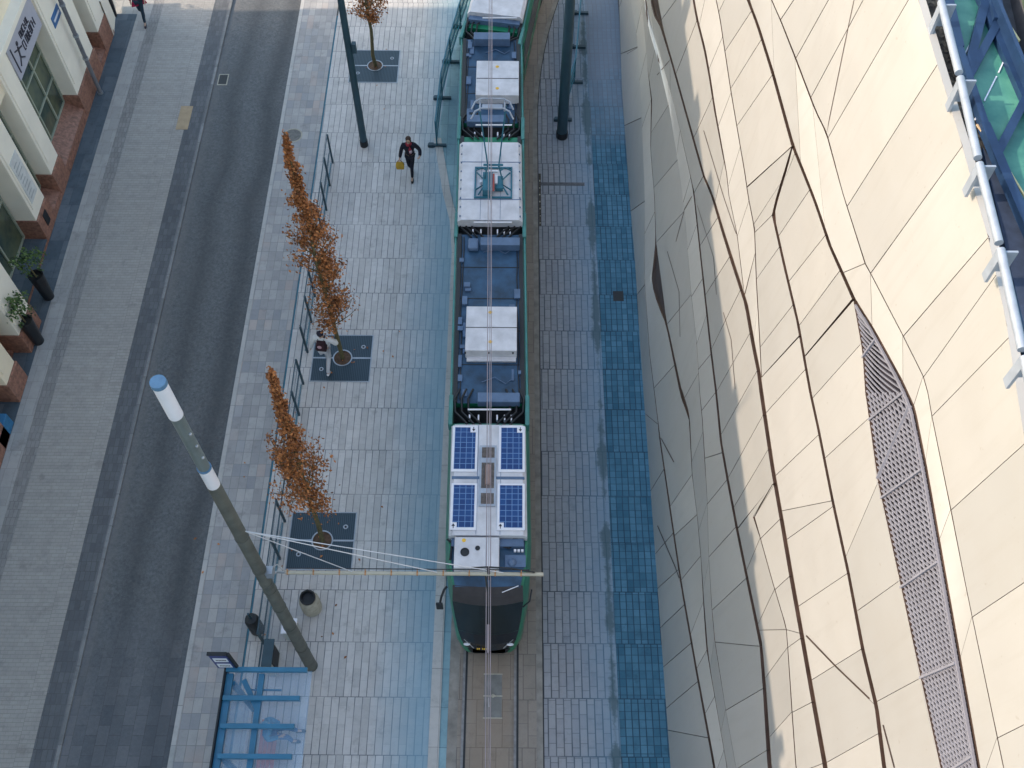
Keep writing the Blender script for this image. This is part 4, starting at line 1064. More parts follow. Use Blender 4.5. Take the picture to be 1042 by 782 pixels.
for z0 in (2.70, 3.12):
    f_ = MB().box(a.x + .05, a.x + wd - .05, yb - .006, yb - .001, z0, z0 + .28).build('name_field', M['signwhite'], t)
    b = MB()
    for i in range(7): b.box(a.x + .10 + i * .035, a.x + .125 + i * .035, yb - .010, yb - .007, z0 + .10, z0 + .16)
    o_ = b.build('lettering', M['ink'], f_); o_.matrix_parent_inverse = Matrix.Identity(4)
MB().bar((a.x + wd, yb + .03, 2.5), (a.x + wd, yb + .03, 2.64), .06).build('bracket', M['beam'], t)
# ------------------------------------------------------------------ tram
tram = empty('tram', (-.6, 18, 0), 'green articulated tram with blue and white roof equipment standing on the track', 'tram')
TC = -.585
HW = 1.09
def part(mb, name, m, parent=tram, **k):
    o = mb.build(name, m, parent, **k)
    if parent is not tram: o.matrix_parent_inverse = Matrix.Identity(4)
    return o
def TX(Y): return TC - .012 * (Y - 12)
def loft(rings, closed_ends=True, mb=None):
    mb = mb or MB(); n = len(rings[0]); i0 = len(mb.v)
    for r_ in rings: mb.v += [tuple(p_) for p_ in r_]
    for j in range(len(rings) - 1):
        for q in range(n):
            a_, b_ = i0 + j * n + q, i0 + j * n + (q + 1) % n
            mb.f.append((a_, b_, b_ + n, a_ + n)); mb.mi.append(0)
    mb.f.append(tuple(i0 + q for q in range(n))[::-1]); mb.mi.append(0)
    e = i0 + (len(rings) - 1) * n; mb.f.append(tuple(e + q for q in range(n))); mb.mi.append(0)
    return mb
def ring(y, w_, zt, zb=.28, cx=None):
    c = TX(y) if cx is None else cx
    return [(c - w_ + .06, y, zb), (c - w_, y, zb + .35), (c - w_, y, zt - .42), (c - w_ + .10, y, zt - .02), (c - w_ + .22, y, zt), (c + w_ - .22, y, zt), (c + w_ - .10, y, zt - .02), (c + w_, y, zt - .42), (c + w_, y, zb + .35), (c + w_ - .06, y, zb)]
ROT = []
def seg_body(y0, y1, zt=3.0):
    b = loft([ring(y0, HW, zt), ring(y1, HW, zt)])
    part(b, 'body', M['green'])
    c0, c1 = TX(y0), TX(y1)
    for s_ in (-1, 1):
        b = MB()
        b.poly([(c0 + s_ * (HW + .004), y0 + .25, 1.15), (c1 + s_ * (HW + .004), y1 - .25, 1.15), (c1 + s_ * (HW + .004), y1 - .25, 2.35), (c0 + s_ * (HW + .004), y0 + .25, 2.35)])
        part(b, 'side_window', M['glass_dark'])
        # dark cable trough and upstand along the roof edge
        b = MB(); b.bar((c0 + s_ * (HW - .17), y0, zt + .03), (c1 + s_ * (HW - .17), y1, zt + .03), .12, .06)
        part(b, 'cable_trough', M['black'])
        b = MB(); b.bar((c0 + s_ * (HW - .055), y0, zt + .005), (c1 + s_ * (HW - .055), y1, zt + .005), .05, .05); part(b, 'roof_edge', simple('roof_edge_green', (.05, .22, .20), .5) if 'redge' not in M else M['redge'])
M['redge'] = simple('roof_edge_teal', (.05, .20, .19), .5, 0, .2)
# front module
RG = [ring(8.34, .60, 1.15, .35), ring(8.42, .72, 1.35, .33), ring(8.62, .84, 1.9, .30), ring(8.85, .90, 2.45, .28), ring(9.05, .93, 2.80, .28), ring(9.35, 1.0, 2.95, .28), ring(9.9, 1.07, 3.0, .28), ring(10.4, HW, 3.0), ring(13.7, HW, 3.0)]
part(loft(RG), 'body', M['green'], smooth=True)
part(loft([ring(8.28, .42, .90, .45), ring(8.32, .52, 1.0, .40), ring(8.38, .60, 1.10, .36)]), 'bumper', M['black'], smooth=True)
# windscreen and front mask: sheets that follow the nose
def nose(name, m, rows, mb=None, n=8):
    b = MB()
    for (y0, w0, z0, bow0), (y1, w1, z1, bow1) in zip(rows[:-1], rows[1:]):
        for i in range(n):
            u0, u1 = -1 + 2 * i / n, -1 + 2 * (i + 1) / n
            def q(y, w_, z, bow, u): return (TX(y) + w_ * u, y - bow * (1 - u * u), z)
            b.poly([q(y0, w0, z0, bow0, u0), q(y0, w0, z0, bow0, u1), q(y1, w1, z1, bow1, u1), q(y1, w1, z1, bow1, u0)])
    return part(b, name, m, smooth=True)
nose('windscreen', M['glass_dark'], [(8.472, .765, 1.752, .13), (8.68, .83, 2.30, .13), (8.86, .87, 2.74, .12)])
nose('front_mask', simple('black_gloss', (.012, .016, .022), .15), [(8.32, .46, .80, .08), (8.27, .60, 1.05, .11), (8.33, .69, 1.40, .12), (8.47, .765, 1.75, .13)])
nose('windscreen_top_trim', simple('brown_grey_trim', (.045, .042, .045), .7, spec=.2), [(8.862, .87, 2.745, .125), (9.0, .86, 2.90, .10), (9.05, .86, 2.94, .08), (9.17, .86, 3.012, .05)])
part(MB().box(TX(8.3) - .55, TX(8.3) + .6, 8.62, 8.66, 1.3, 1.42), 'dashboard', M['black'])
for s_ in (-1, 1):
    b = MB(); b.ball((TX(8.3) + s_ * .55, 8.24, 1.32), .05, sx=1.8, sy=.8, sz=.7); part(b, 'headlight', M['lampwhite'])
    b = MB(); b.bar((TX(8.3) + s_ * .62, 8.33, 1.45), (TX(8.3) + s_ * .38, 8.17, 1.22), .018); part(b, 'light_strip', M['steel'])
b = MB()
for i in range(7):
    if i != 2: b.box(TX(8.2) - .30 + i * .045, TX(8.2) - .268 + i * .045, 8.15, 8.17, 1.15, 1.23)
part(b, 'fleet_number', M['yellow'])
# cab roof
b = MB(); b.poly([(TX(9.1) - .80, 9.12, 3.004), (TX(9.1) + .80, 9.12, 3.004), (TX(9.6) + .90, 9.7, 3.02), (TX(10.4) + .93, 10.45, 3.02), (TX(10.4) - .93, 10.45, 3.02), (TX(9.6) - .90, 9.7, 3.02)])
part(b, 'cab_roof', M['deck'])
x0, x1 = G(462, 560, 3.4).x, G(508, 560, 3.4).x
y0, y1 = G(490, 578, 3.35).y, G(490, 546.5, 3.35).y
ac = part(MB().box(x0, x1, y0, y1, 3.02, 3.34), 'air_conditioning_unit', M['white_box'], bevel=.02)
for (px, py, r_) in ((473, 562, .11), (486, 558, .06)):
    c = G(px, py, 3.345); o_ = MB().lathe((c.x, c.y, 3.34), [(r_, 0), (r_, .02), (r_ * .85, .02), (r_ * .8, .005), (.0001, .006)], 20); part(o_, 'fan', M['black'], ac)
c = G(472, 550, 3.345); part(MB().lathe((c.x, c.y, 3.34), [(.05, 0), (.05, .006)], 12), 'warning_sticker', M['yellow'], ac)
part(MB().box(x0 + (x1 - x0) * .70, x0 + (x1 - x0) * .71, y0, y1, 3.34, 3.346), 'seam', M['steel'], ac)
c = G(521, 572, 3.1); part(MB().lathe((c.x, c.y, 3.02), [(.11, 0), (.10, .08), (.05, .12), (.0001, .13)], 20), 'antenna_dome', M['deckbox'], smooth=True)
part(MB().box(G(514, 560, 3.06).x, G(535, 560, 3.06).x, G(520, 577, 3.06).y, G(520, 565, 3.06).y, 3.02, 3.06), 'roof_hatch', M['deckbox'])
c = G(527, 561, 3.05)
b = MB()
for i in range(3): part(MB().box(c.x - .1 + i * .09, c.x - .04 + i * .09, c.y - .03, c.y + .03, 3.03, 3.10), 'connector', M['lampwhite'])
def cables(mbname, pts_list, r_=.028):
    b = MB()
    for pts in pts_list: b.tube(pts, r_, 6)
    part(b, mbname, M['black'])
cables('cable', [[G(509, 549, 3.1), G(517, 552, 3.12), G(524, 548, 3.12), G(532, 552, 3.1)], [G(510, 556, 3.08), G(518, 558, 3.1), G(528, 551, 3.08)], [G(455, 549, 3.08), G(460, 553, 3.1), G(458, 570, 3.08)]])
# raised white roofs
def raised(y0, y1, zt=3.32, m='white_box'):
    c0, c1 = TX(y0), TX(y1); w_ = .98
    b = MB(); pr = [(-w_, 3.0), (-w_, zt - .1), (-w_ + .1, zt), (w_ - .1, zt), (w_, zt - .1), (w_, 3.0)]
    rr = [[(c0 + p_[0], y0, p_[1]) for p_ in pr], [(c1 + p_[0], y1, p_[1]) for p_ in pr]]
    return part(loft(rr, mb=b), 'raised_roof', M[m])
yS0, yS1 = G(498, 545, 3.32).y, G(498, 432.5, 3.32).y
rr = raised(yS0, yS1)
part(MB().box(TX(11) - .9, TX(11) + .9, yS0 - .22, yS0 - .02, 3.0, 3.16), 'step_panel', M['deckbox'])
for sgn, (xa, xb) in ((0, (460, 486)), (1, (507.5, 534))):
    for (ya, yb_) in ((539.5, 492), (480, 433.5)):
        Xa, Xb = G(xa + (0 if ya < 500 else -1.5), (ya + yb_) / 2, 3.36).x, G(xb + (0 if ya < 500 else (-1 if not sgn else 0)), (ya + yb_) / 2, 3.36).x
        Ya, Yb = G(498, ya, 3.36).y, G(498, yb_, 3.36).y
        fr_ = part(MB().box(Xa, Xb, Ya, Yb, 3.325, 3.35), 'solar_panel', M['lampwhite'])
        Xc_, Yc_ = Xa + .06, Ya + .07
        o_ = MB().box(Xc_, Xb - .06, Yc_, Yb - .05, 3.35, 3.356).build('solar_cells', M['solar'], fr_, loc=(Xc_, Yc_, 3.35))
        o_.matrix_parent_inverse = Matrix.Identity(4)
        # small arrow tab at the outer corner
        yt = Yb - .2 if ya < 500 else Ya
        xt = (Xb - .2 if ya < 500 else Xa)
        b = MB(); b.box(xt, xt + .17, yt, yt + .2, 3.357, 3.36); o_ = part(b, 'corner_tab', M['lampwhite'], fr_)
        b = MB(); dd = 1 if ya > 500 else -1
        b.bar((xt + .085, yt + .04, 3.362), (xt + .085, yt + .16, 3.362), .02, .004); b.poly([(xt + .04, yt + .10, 3.364), (xt + .13, yt + .10, 3.364), (xt + .085, yt + .10 + dd * .07, 3.364)])
        part(b, 'arrow', M['ink'], fr_)
part(MB().box(TX(12) - .93, TX(12) + .93, G(498, 487, 3.33).y - .02, G(498, 485, 3.33).y, 3.32, 3.332), 'roof_seam', M['deckbox'])
vx0, vx1 = G(488, 480, 3.34).x, G(505, 480, 3.34).x
vy0, vy1 = G(498, 515.5, 3.34).y, G(498, 454, 3.34).y
vt = part(MB().box(vx0, vx1, vy0, vy1, 3.322, 3.37), 'vent_frame', M['galv'])
for (a_, b_, mm) in ((513, 502, 'v1'), (497, 471, 'v2'), (466, 455.5, 'v1')):
    Ya, Yb = G(498, a_, 3.37).y, G(498, b_, 3.37).y
    part(MB().box(vx0 + .05, vx1 - .05, Ya, Yb, 3.37, 3.374), 'vent_mesh', simple('brown_mesh', (.10, .085, .08), .7, 0, .4, 12), vt)
    if mm == 'v2':
        b = MB(); b.tube([((vx0 + vx1) / 2, Ya + .08, 3.40), ((vx0 + vx1) / 2, Yb - .1, 3.40)], .075, 12); part(b, 'vent_cylinder', simple('brown_cylinder', (.25, .17, .15), .5), vt, smooth=True)
# second module
seg_body(14.35, 20.25)
part(loft([ring(13.7, HW, 3.0), ring(13.78, HW - .1, 2.9)]), 'end_ring', M['redge'])
def deckplate(y0, y1):
    c0, c1 = TX(y0), TX(y1)
    b = MB(); b.poly([(c0 - .86, y0, 3.006), (c0 + .86, y0, 3.006), (c1 + .86, y1, 3.006), (c1 - .86, y1, 3.006)])
    part(b, 'roof_deck', M['deck'])
deckplate(14.34, 20.26)
def roofbox(px0, px1, py0, py1, z0, z1, name, m, yc=None, bevel=.015):
    """px0..px1 by py0 (near) .. py1 (far) measured on the top face"""
    ym = (py0 + py1) / 2
    return part(MB().box(G(px0, ym, z1).x, G(px1, ym, z1).x, G(498, py0, z1).y, G(498, py1, z1).y, z0, z1), name, m, bevel=bevel)
bxo = roofbox(474, 526, 357, 312, 3.02, 3.40, 'equipment_box', M['white_box'])
Ym = G(498, 333.5, 3.4).y
part(MB().box(G(474, 334, 3.4).x, G(526, 334, 3.4).x, Ym - .012, Ym + .012, 3.40, 3.404), 'seam', M['black'], bxo)
yf = G(498, 357, 3.4).y
b = MB()
for xx in (-.66, 0, .66): b.box((TX(16) + xx) - .02, (TX(16) + xx) + .02, yf - .012, yf - .002, 3.25, 3.34)
part(b, 'latch', M['black'], bxo)
b = MB(); b.box(G(475, 360, 3.1).x, G(525, 360, 3.1).x, yf - .14, yf - .003, 3.03, 3.10); part(b, 'foot_rail', M['white_box'], bxo)
for yy in (318, 348):
    c = G(499, yy, 3.405); b = MB(); b.lathe((c.x, c.y, 3.4), [(.055, 0), (.055, .006)], 10); part(b, 'warning_sticker', M['yellow'], bxo)
roofbox(486, 529, 409, 399.5, 3.02, 3.28, 'resistor_box', M['deckbox'])
roofbox(489, 529, 249.5, 241.5, 3.02, 3.30, 'resistor_box', M['deckbox'])
roofbox(476, 487, 253, 242, 3.02, 3.2, 'coolant_tank', M['deckbox'], bevel=.06)
def rod(px0, px1, py, z=3.25):
    part(MB().tube([G(px0, py, z), G(px1, py, z)], .025, 8), 'guard_bar', M['lampwhite'])
rod(476, 520, 417); rod(482, 521, 226.5, 3.3); rod(484, 521, 127.5, 3.3); rod(491, 526, 18.5, 3.3)
# joints between the modules
def joint(y0, y1):
    b = MB(); n = 5
    for i in range(n):
        ya = y0 + (y1 - y0) * i / n; yb = y0 + (y1 - y0) * (i + 1) / n
        loft([ring(ya, HW - .14, 2.78), ring((ya + yb) / 2, HW - .05, 2.88), ring(yb - .001, HW - .14, 2.78)], mb=b)
    part(b, 'bellows', M['black'])
    random.seed(int(y0 * 10))
    pl = []
    for s_ in (-1, 1):
        for j in range(3):
            x_ = TX(y0) + s_ * (.45 + .18 * j)
            pl.append([(x_, y1 + .45, 3.03), (x_ + s_ * .12, y1 + .1, 3.10), (x_ + s_ * .10, (y0 + y1) / 2, 3.02), (x_ - s_ * .15, y0 - .02, 3.06), (x_ - s_ * .25, y0 - .15, 3.05)])
    cables('cable', pl, .03)
    b = MB()
    for xx in (-.52, -.28, .22, .42, .60): part(MB().box(TX(y0) + xx - .02, TX(y0) + xx + .02, y0 + .02, y0 + .18, 2.95, 3.04), 'connector', M['lampwhite'])
    for s_ in (-1, 1):
        b = MB().box(TX(y0) + s_ * (HW - .06) - .06, TX(y0) + s_ * (HW - .06) + .06, y0 - .15, y1 + .25, 2.72, 3.08); part(b, 'joint_cheek', M['redge'], bevel=.03)
joint(13.79, 14.33); joint(20.27, 20.85); joint(24.35, 24.95)
# third module with pantograph
seg_body(20.87, 24.33)
yP0, yP1 = G(498, 224, 3.32).y, G(498, 145, 3.32).y
raised(yP0, yP1)
for py in (165, 203):
    part(MB().box(TX(22) - .95, TX(22) + .95, G(498, py, 3.33).y - .012, G(498, py, 3.33).y + .012, 3.322, 3.33), 'roof_seam', M['deckbox'])
pan = MB()
pc = G(502, 183, 3.5); hd = G(501, 106, 5.7)
jn = Vector((pc.x, G(500, 168, 3.9).y, 3.9))
for s_ in (-1, 1):
    pan.tube([(jn.x + s_ * .17, jn.y, jn.z), (hd.x + s_ * .40, hd.y + .1, 5.55)], .022, 8)
    pan.tube([(pc.x + s_ * .50, pc.y + .35, 3.42), (pc.x + s_ * .28, pc.y - .1, 3.6), (jn.x + s_ * .16, jn.y, 3.9)], .03, 6)
    pan.tube([(pc.x + s_ * .55, pc.y + .42, 3.45), (pc.x + s_ * .35, pc.y + .50, 3.5), (pc.x + s_ * .22, pc.y + .38, 3.5)], .025, 6)
    pan.tube([(pc.x + s_ * .55, pc.y - .35, 3.42), (pc.x + s_ * .25, pc.y - .18, 3.5), (pc.x + s_ * .45, pc.y - .55, 3.42)], .03, 6)
pan.tube([(jn.x - .30, jn.y, jn.z), (jn.x + .30, jn.y, jn.z)], .035, 8)
pan.box(pc.x - .32, pc.x - .02, pc.y - .55, pc.y + .2, 3.36, 3.62); pan.box(pc.x + .06, pc.x + .3, pc.y - .35, pc.y + .15, 3.36, 3.5)
pan.box(pc.x - .58, pc.x + .58, pc.y - .62, pc.y - .57, 3.33, 3.38); pan.box(pc.x - .58, pc.x + .58, pc.y + .6, pc.y + .65, 3.33, 3.38); pan.box(pc.x - .58, pc.x - .53, pc.y - .57, pc.y + .6, 3.33, 3.38); pan.box(pc.x + .53, pc.x + .58, pc.y - .57, pc.y + .6, 3.33, 3.38)
pg = part(pan, 'pantograph', M['teal'], smooth=True)
b = MB()
for dy in (-.2, .2):
    b.tube([(hd.x - .62, hd.y + dy - .22, 5.50), (hd.x - .50, hd.y + dy - .06, 5.66), (hd.x - .32, hd.y + dy, 5.72), (hd.x + .32, hd.y + dy, 5.72), (hd.x + .50, hd.y + dy - .06, 5.66), (hd.x + .62, hd.y + dy - .22, 5.50)], .026, 8)
b.tube([(hd.x - .36, hd.y - .2, 5.62), (hd.x - .36, hd.y + .2, 5.62)], .03, 6); b.tube([(hd.x + .36, hd.y - .2, 5.62), (hd.x + .36, hd.y + .2, 5.62)], .03, 6); b.box(hd.x - .3, hd.x + .3, hd.y - .08, hd.y + .08, 5.56, 5.62)
part(b, 'collector_head', M['galv'], pg, smooth=True)
b = MB(); b.box(pc.x - .14, pc.x + .14, pc.y + .28, pc.y + .34, 3.5, 3.56); b.box(pc.x + .05, pc.x + .13, pc.y - .2, pc.y + .15, 3.505, 3.56); b.box(pc.x - .42, pc.x - .34, pc.y - .1, pc.y + .0, 3.4, 3.5)
part(b, 'insulator', M['lampwhite'], pg)
part(MB().box(pc.x - .015, pc.x + .04, pc.y - .6, pc.y + .1, 3.63, 3.66), 'red_cable', simple('red_cable', (.3, .06, .05), .5), pg)
def clutter(y0, y1, n, seed, zt=3.006):
    random.seed(seed)
    for i in range(n):
        b = MB(); yy = random.uniform(y0, y1); xx = TX(yy) + random.choice((-1, 1)) * random.uniform(.62, .84)
        w_, l_ = random.uniform(.03, .09), random.uniform(.05, .2)
        b.box(xx - w_, xx + w_, yy - l_, yy + l_, zt, zt + random.uniform(.03, .09))
        part(b, 'roof_fitting', M['deckbox'])
    b = MB()
    for s_ in (-1, 1):
        for q in range(2):
            x_ = .80 + q * .06; pts = []
            m_ = int((y1 - y0) / .5)
            for i in range(m_ + 1):
                yy = y0 + (y1 - y0) * i / m_; pts.append((TX(yy) + s_ * (x_ + random.uniform(-.03, .03)), yy, zt + .03))
            b.tube(pts, .016, 5)
    part(b, 'roof_cable', M['black'])
    b = MB()
    m_ = int((y1 - y0) / 1.4)
    for i in range(1, m_ + 1):
        yy = y0 + (y1 - y0) * i / (m_ + 1); b.box(TX(yy) - .86, TX(yy) + .86, yy - .012, yy + .012, zt, zt + .012)
    part(b, 'deck_seam', M['black'])
    b = MB()
    for yy in (y0 + .55, y1 - .6):
        c0 = TX(yy); b.tube([(c0 - .2, yy, zt + .04), (c0 + .15, yy + .15, zt + .05), (c0 + .45, yy - .05, zt + .04), (c0 + .62, yy + .1, zt + .04)], .014, 5)
    part(b, 'loose_hose', M['deckbox'])
clutter(14.45, 20.15, 22, 5); clutter(25.05, 28.9, 14, 6)
# side grips, bolts and dust streaks' panel joints on the white roofs
for ya_, yb_ in ((yS0, yS1), (yP0, yP1)):
    b = MB()
    for s_ in (-1, 1):
        b.box(TX(ya_) + s_ * .30 - .006, TX(ya_) + s_ * .30 + .006, ya_ + .02, yb_ - .02, 3.322, 3.326)
        for i in range(9):
            yy = ya_ + .15 + (yb_ - ya_ - .3) * i / 8; b.box(TX(yy) + s_ * .905 - .018, TX(yy) + s_ * .905 + .018, yy - .018, yy + .018, 3.28, 3.335)
    part(b, 'roof_joint', M['deckbox'])
# fourth module
seg_body(24.97, 29.0); deckplate(24.96, 29.01)
roofbox(484.5, 528, 97, 62, 3.02, 3.40, 'equipment_box', M['white_box'])
Ym = G(498, 80, 3.4).y
part(MB().box(G(485, 80, 3.4).x, G(527.5, 80, 3.4).x, Ym - .015, Ym + .015, 3.40, 3.404), 'box_seam', M['black'])
for yy in (68, 90):
    c = G(506, yy, 3.405); part(MB().lathe((c.x, c.y, 3.4), [(.06, 0), (.06, .006)], 10), 'warning_sticker', M['yellow'])
roofbox(482, 519, 40, 33, 3.02, 3.34, 'resistor_box', M['deckbox'])
roofbox(475, 513, 124, 117, 3.02, 3.28, 'resistor_box', M['deckbox'])
# fifth module, turned into the curve
n0 = len(bpy.data.objects)
a5 = -R(9)
def rot5(o):
    piv = Vector((TX(29.2), 29.2, 0))
    o.data.transform(Matrix.Translation(piv) @ Matrix.Rotation(a5, 4, 'Z') @ Matrix.Translation(-piv))
before = set(bpy.data.objects)
joint(29.02, 29.5); seg_body(29.5, 36.5)
raised(29.95, 33.6)
deckplate(33.7, 36.4)
part(MB().box(TX(30) - .9, TX(30) + .9, 29.72, 29.93, 3.0, 3.18), 'step_panel', M['deckbox'])
for o in set(bpy.data.objects) - before:
    if o.type == 'MESH': rot5(o)
# mirror left, camera arm right
m0 = G(455, 597, 2.75); m1 = G(448, 612, 2.35)
mr = part(MB().tube([m0, G(452, 600, 2.72), G(449, 608, 2.6), G(448, 613, 2.45)], .03, 8), 'mirror_arm', M['black'])
c = G(447.5, 617, 2.3); part(MB().box(c.x - .09, c.x + .08, c.y - .03, c.y + .03, c.z - .18, c.z + .2), 'mirror', M['black'], mr, bevel=.02)
b = MB(); b.tube([G(532, 618, 2.4), G(539, 612, 2.5), G(541, 600, 2.6)], .02, 6); part(b, 'mirror_arm', M['black'])
part(MB().tube([(TX(9.1) + .35, 9.0, 2.97), (TX(9.1) + .75, 9.15, 3.03)], .012, 6), 'antenna', M['lampwhite'])
for yy in (10.6, 12.9, 15.2, 19.3, 21.5, 23.6, 25.8, 28.2):
    b = MB()
    for s_ in (-1, 1): b.tube([(TX(yy) + s_ * .62, yy, .30), (TX(yy) + s_ * .74, yy, .30)], .29, 20)
    part(b, 'wheelset', M['steel'])
random.seed(44)
lf = MB(); lf.tint = []
for cx_, cy_, r_, n_ in ((-5.3, 17.6, 1.3, 60), (-5.3, 11.4, 1.3, 60), (-5.1, 9.2, .8, 26), (-5.3, 30.9, 1.2, 30), (-6.7, 14, 1.2, 30), (-7.6, 12, 2.0, 30)):
    for _ in range(n_ // 4):
        a_ = random.uniform(0, 2 * PI); q_ = abs(random.gauss(0, r_)); x_, y_ = cx_ + math.cos(a_) * q_ * .7, cy_ + math.sin(a_) * q_
        s_ = random.uniform(.03, .06); h_ = random.uniform(0, PI)
        lf.poly([(x_ + math.cos(h_ + k_ * PI / 2) * s_ * (1, .6, 1, .6)[k_], y_ + math.sin(h_ + k_ * PI / 2) * s_ * (1, .6, 1, .6)[k_], .035 + .012 * (k_ % 2)) for k_ in range(4)]); lf.tint.append(random.random())
tag(lf.build('leaves', M['autumn']), kind='stuff')
# ------------------------------------------------------------------ people
def skin(name, verts, edges, radii, m, parent, sub=2):
    me = bpy.data.meshes.new(name); me.from_pydata([tuple(v_) for v_ in verts], edges, []); me.materials.append(m)
    o = bpy.data.objects.new(name, me); C.objects.link(o); o.parent = parent
    md = o.modifiers.new('skin', 'SKIN'); md.use_smooth_shade = True
    if not me.skin_vertices: bpy.context.view_layer.update()
    sv = me.skin_vertices[0].data
    for i, r_ in enumerate(radii):
        sv[i].radius = r_ if hasattr(r_, '__len__') else (r_, r_)
    sv[0].use_root = True
    s_ = o.modifiers.new('sub', 'SUBSURF'); s_.levels = sub; s_.render_levels = sub
    return o
def person(loc, heading, label, cols, J=None, H=1.78, hair='short', extras=None):
    """local frame: front is -y; J overrides joints (metres for H=1.78)"""
    t = empty('person', loc, label, 'person'); t.rotation_euler = (0, 0, heading); s = H / 1.78
    j = dict(pelvis=(0, 0, .95), waist=(0, 0, 1.10), chest=(0, -.01, 1.32), neck=(0, 0, 1.50), head=(0, -.02, 1.64), crown=(0, -.01, 1.72),
             lsh=(-.18, 0, 1.44), lel=(-.25, .08, 1.17), lwr=(-.24, -.06, .95), lha=(-.24, -.10, .87),
             rsh=(.18, 0, 1.44), rel=(.25, .02, 1.17), rwr=(.26, -.14, .98), rha=(.26, -.20, .92),
             lhip=(-.09, 0, .92), lkn=(-.09, -.16, .52), lan=(-.08, -.30, .11), lto=(-.08, -.46, .05),
             rhip=(.09, 0, .92), rkn=(.09, .05, .50), ran=(.08, .34, .16), rto=(.08, .24, .03))
    if J: j.update(J)
    j = {k_: Vector(v_) * s for k_, v_ in j.items()}
    names = ['pelvis', 'waist', 'chest', 'neck', 'head', 'crown', 'lsh', 'lel', 'lwr', 'lha', 'rsh', 'rel', 'rwr', 'rha', 'lhip', 'lkn', 'lan', 'lto', 'rhip', 'rkn', 'ran', 'rto']
    idx = {n_: i for i, n_ in enumerate(names)}
    E_ = [('pelvis', 'waist'), ('waist', 'chest'), ('chest', 'neck'), ('neck', 'head'), ('head', 'crown'), ('chest', 'lsh'), ('lsh', 'lel'), ('lel', 'lwr'), ('lwr', 'lha'), ('chest', 'rsh'), ('rsh', 'rel'), ('rel', 'rwr'), ('rwr', 'rha'),
          ('pelvis', 'lhip'), ('lhip', 'lkn'), ('lkn', 'lan'), ('lan', 'lto'), ('pelvis', 'rhip'), ('rhip', 'rkn'), ('rkn', 'ran'), ('ran', 'rto')]
    rad = dict(pelvis=(.13, .10), waist=(.12, .09), chest=(.15, .10), neck=.055, head=(.080, .095), crown=(.065, .075), lsh=.06, lel=.042, lwr=.03, lha=(.036, .02), rsh=.06, rel=.042, rwr=.03, rha=(.036, .02),
               lhip=.085, lkn=.055, lan=.036, lto=(.04, .025), rhip=.085, rkn=.055, ran=.036, rto=(.04, .025))
    V = [j[n_] for n_ in names]; Rd = [tuple(q * s for q in (rad[n_] if hasattr(rad[n_], '__len__') else (rad[n_], rad[n_]))) for n_ in names]
    E2 = [(idx[a_], idx[b_]) for a_, b_ in E_]
    # fingers: five short chains from each hand
    for hn, wn, sd_ in (('lha', 'lwr', -1), ('rha', 'rwr', 1)):
        d = (j[hn] - j[wn]).normalized(); sidev = Vector((0, 1, 0)).cross(d).normalized() if abs(d.y) < .9 else Vector((1, 0, 0))
        fwd = d.cross(sidev).normalized()
        for k_, (o_, L_) in enumerate(((-.027, .06), (-.009, .072), (.009, .068), (.027, .055))):
            base = j[hn] + fwd * o_ + d * .015; V += [base + d * L_ * .5, base + d * L_ - sidev * sd_ * .015]; Rd += [(.009, .009), (.007, .007)]
            n_ = len(V); E2 += [(idx[hn], n_ - 2), (n_ - 2, n_ - 1)]
        V += [j[hn] - fwd * .045 - d * .01, j[hn] - fwd * .055 + d * .03]; Rd += [(.010, .010), (.008, .008)]; n_ = len(V); E2 += [(idx[hn], n_ - 2), (n_ - 2, n_ - 1)]
    skin('body', V, E2, Rd, cols['skin'], t, 1)
    def sub_skin(nm, ns, m, grow, pos=None):
        ii = {n_: i for i, n_ in enumerate(ns)}
        ed = [(ii[a_], ii[b_]) for a_, b_ in E_ if a_ in ii and b_ in ii]
        rr = []
        for n_ in ns:
            r_ = rad[n_] if hasattr(rad[n_], '__len__') else (rad[n_], rad[n_]); rr.append(tuple(q * s + grow for q in r_))
        vv = [j[n_].copy() for n_ in ns]
        if pos:
            for k_, v_ in pos.items(): vv[ii[k_]] = v_
        return skin(nm, vv, ed, rr, m, t, 1)
    sub_skin('jacket', ['pelvis', 'waist', 'chest', 'neck', 'lsh', 'lel', 'lwr', 'rsh', 'rel', 'rwr'], cols['top'], .028, {'neck': j['chest'].lerp(j['neck'], .75)})
    sub_skin('trousers', ['pelvis', 'lhip', 'lkn', 'lan', 'rhip', 'rkn', 'ran'], cols['legs'], .016)
    for a_, b_ in (('lan', 'lto'), ('ran', 'rto')):
        d = (j[b_] - j[a_]); hd_ = Vector((d.x, d.y, d.z)); hd_.normalize()
        heel = j[a_] - hd_ * .03 + Vector((0, 0, -.045)); toe = j[b_] + hd_ * .05 + Vector((0, 0, -.005))
        MBs = MB(); MBs.tube([heel, heel.lerp(toe, .4), heel.lerp(toe, .8), toe], [.042, .05, .046, .025], 10)
        o = MBs.build('shoe', cols['shoe'], None, smooth=True); o.parent = t
    hd_ = j['head']; f = MB(); f.ball(hd_ + Vector((0, .045, .035)), .102 * s, sx=.92, sy=.92, sz=.95, n=16)
    if hair == 'long': f.ball(hd_ + Vector((0, .07, -.08)), .085, sx=1.1, sy=.7, sz=1.6, n=12)
    if hair == 'bun': f.ball(hd_ + Vector((0, .07, .12)), .045)
    o = f.build('hair', cols['hair'], None, smooth=True); o.parent = t
    for q in (-.033, .033):
        f = MB(); f.ball(hd_ + Vector((q, -.092, -.005)), .012, n=8); o = f.build('eye', M['ink'], None); o.parent = t
    f = MB(); f.tube([hd_ + Vector((0, -.092, .0)), hd_ + Vector((0, -.118, -.03)), hd_ + Vector((0, -.095, -.038))], [.008, .015, .008], 6); f.tube([hd_ + Vector((-.02, -.094, -.062)), hd_ + Vector((.02, -.094, -.062))], .006, 6)
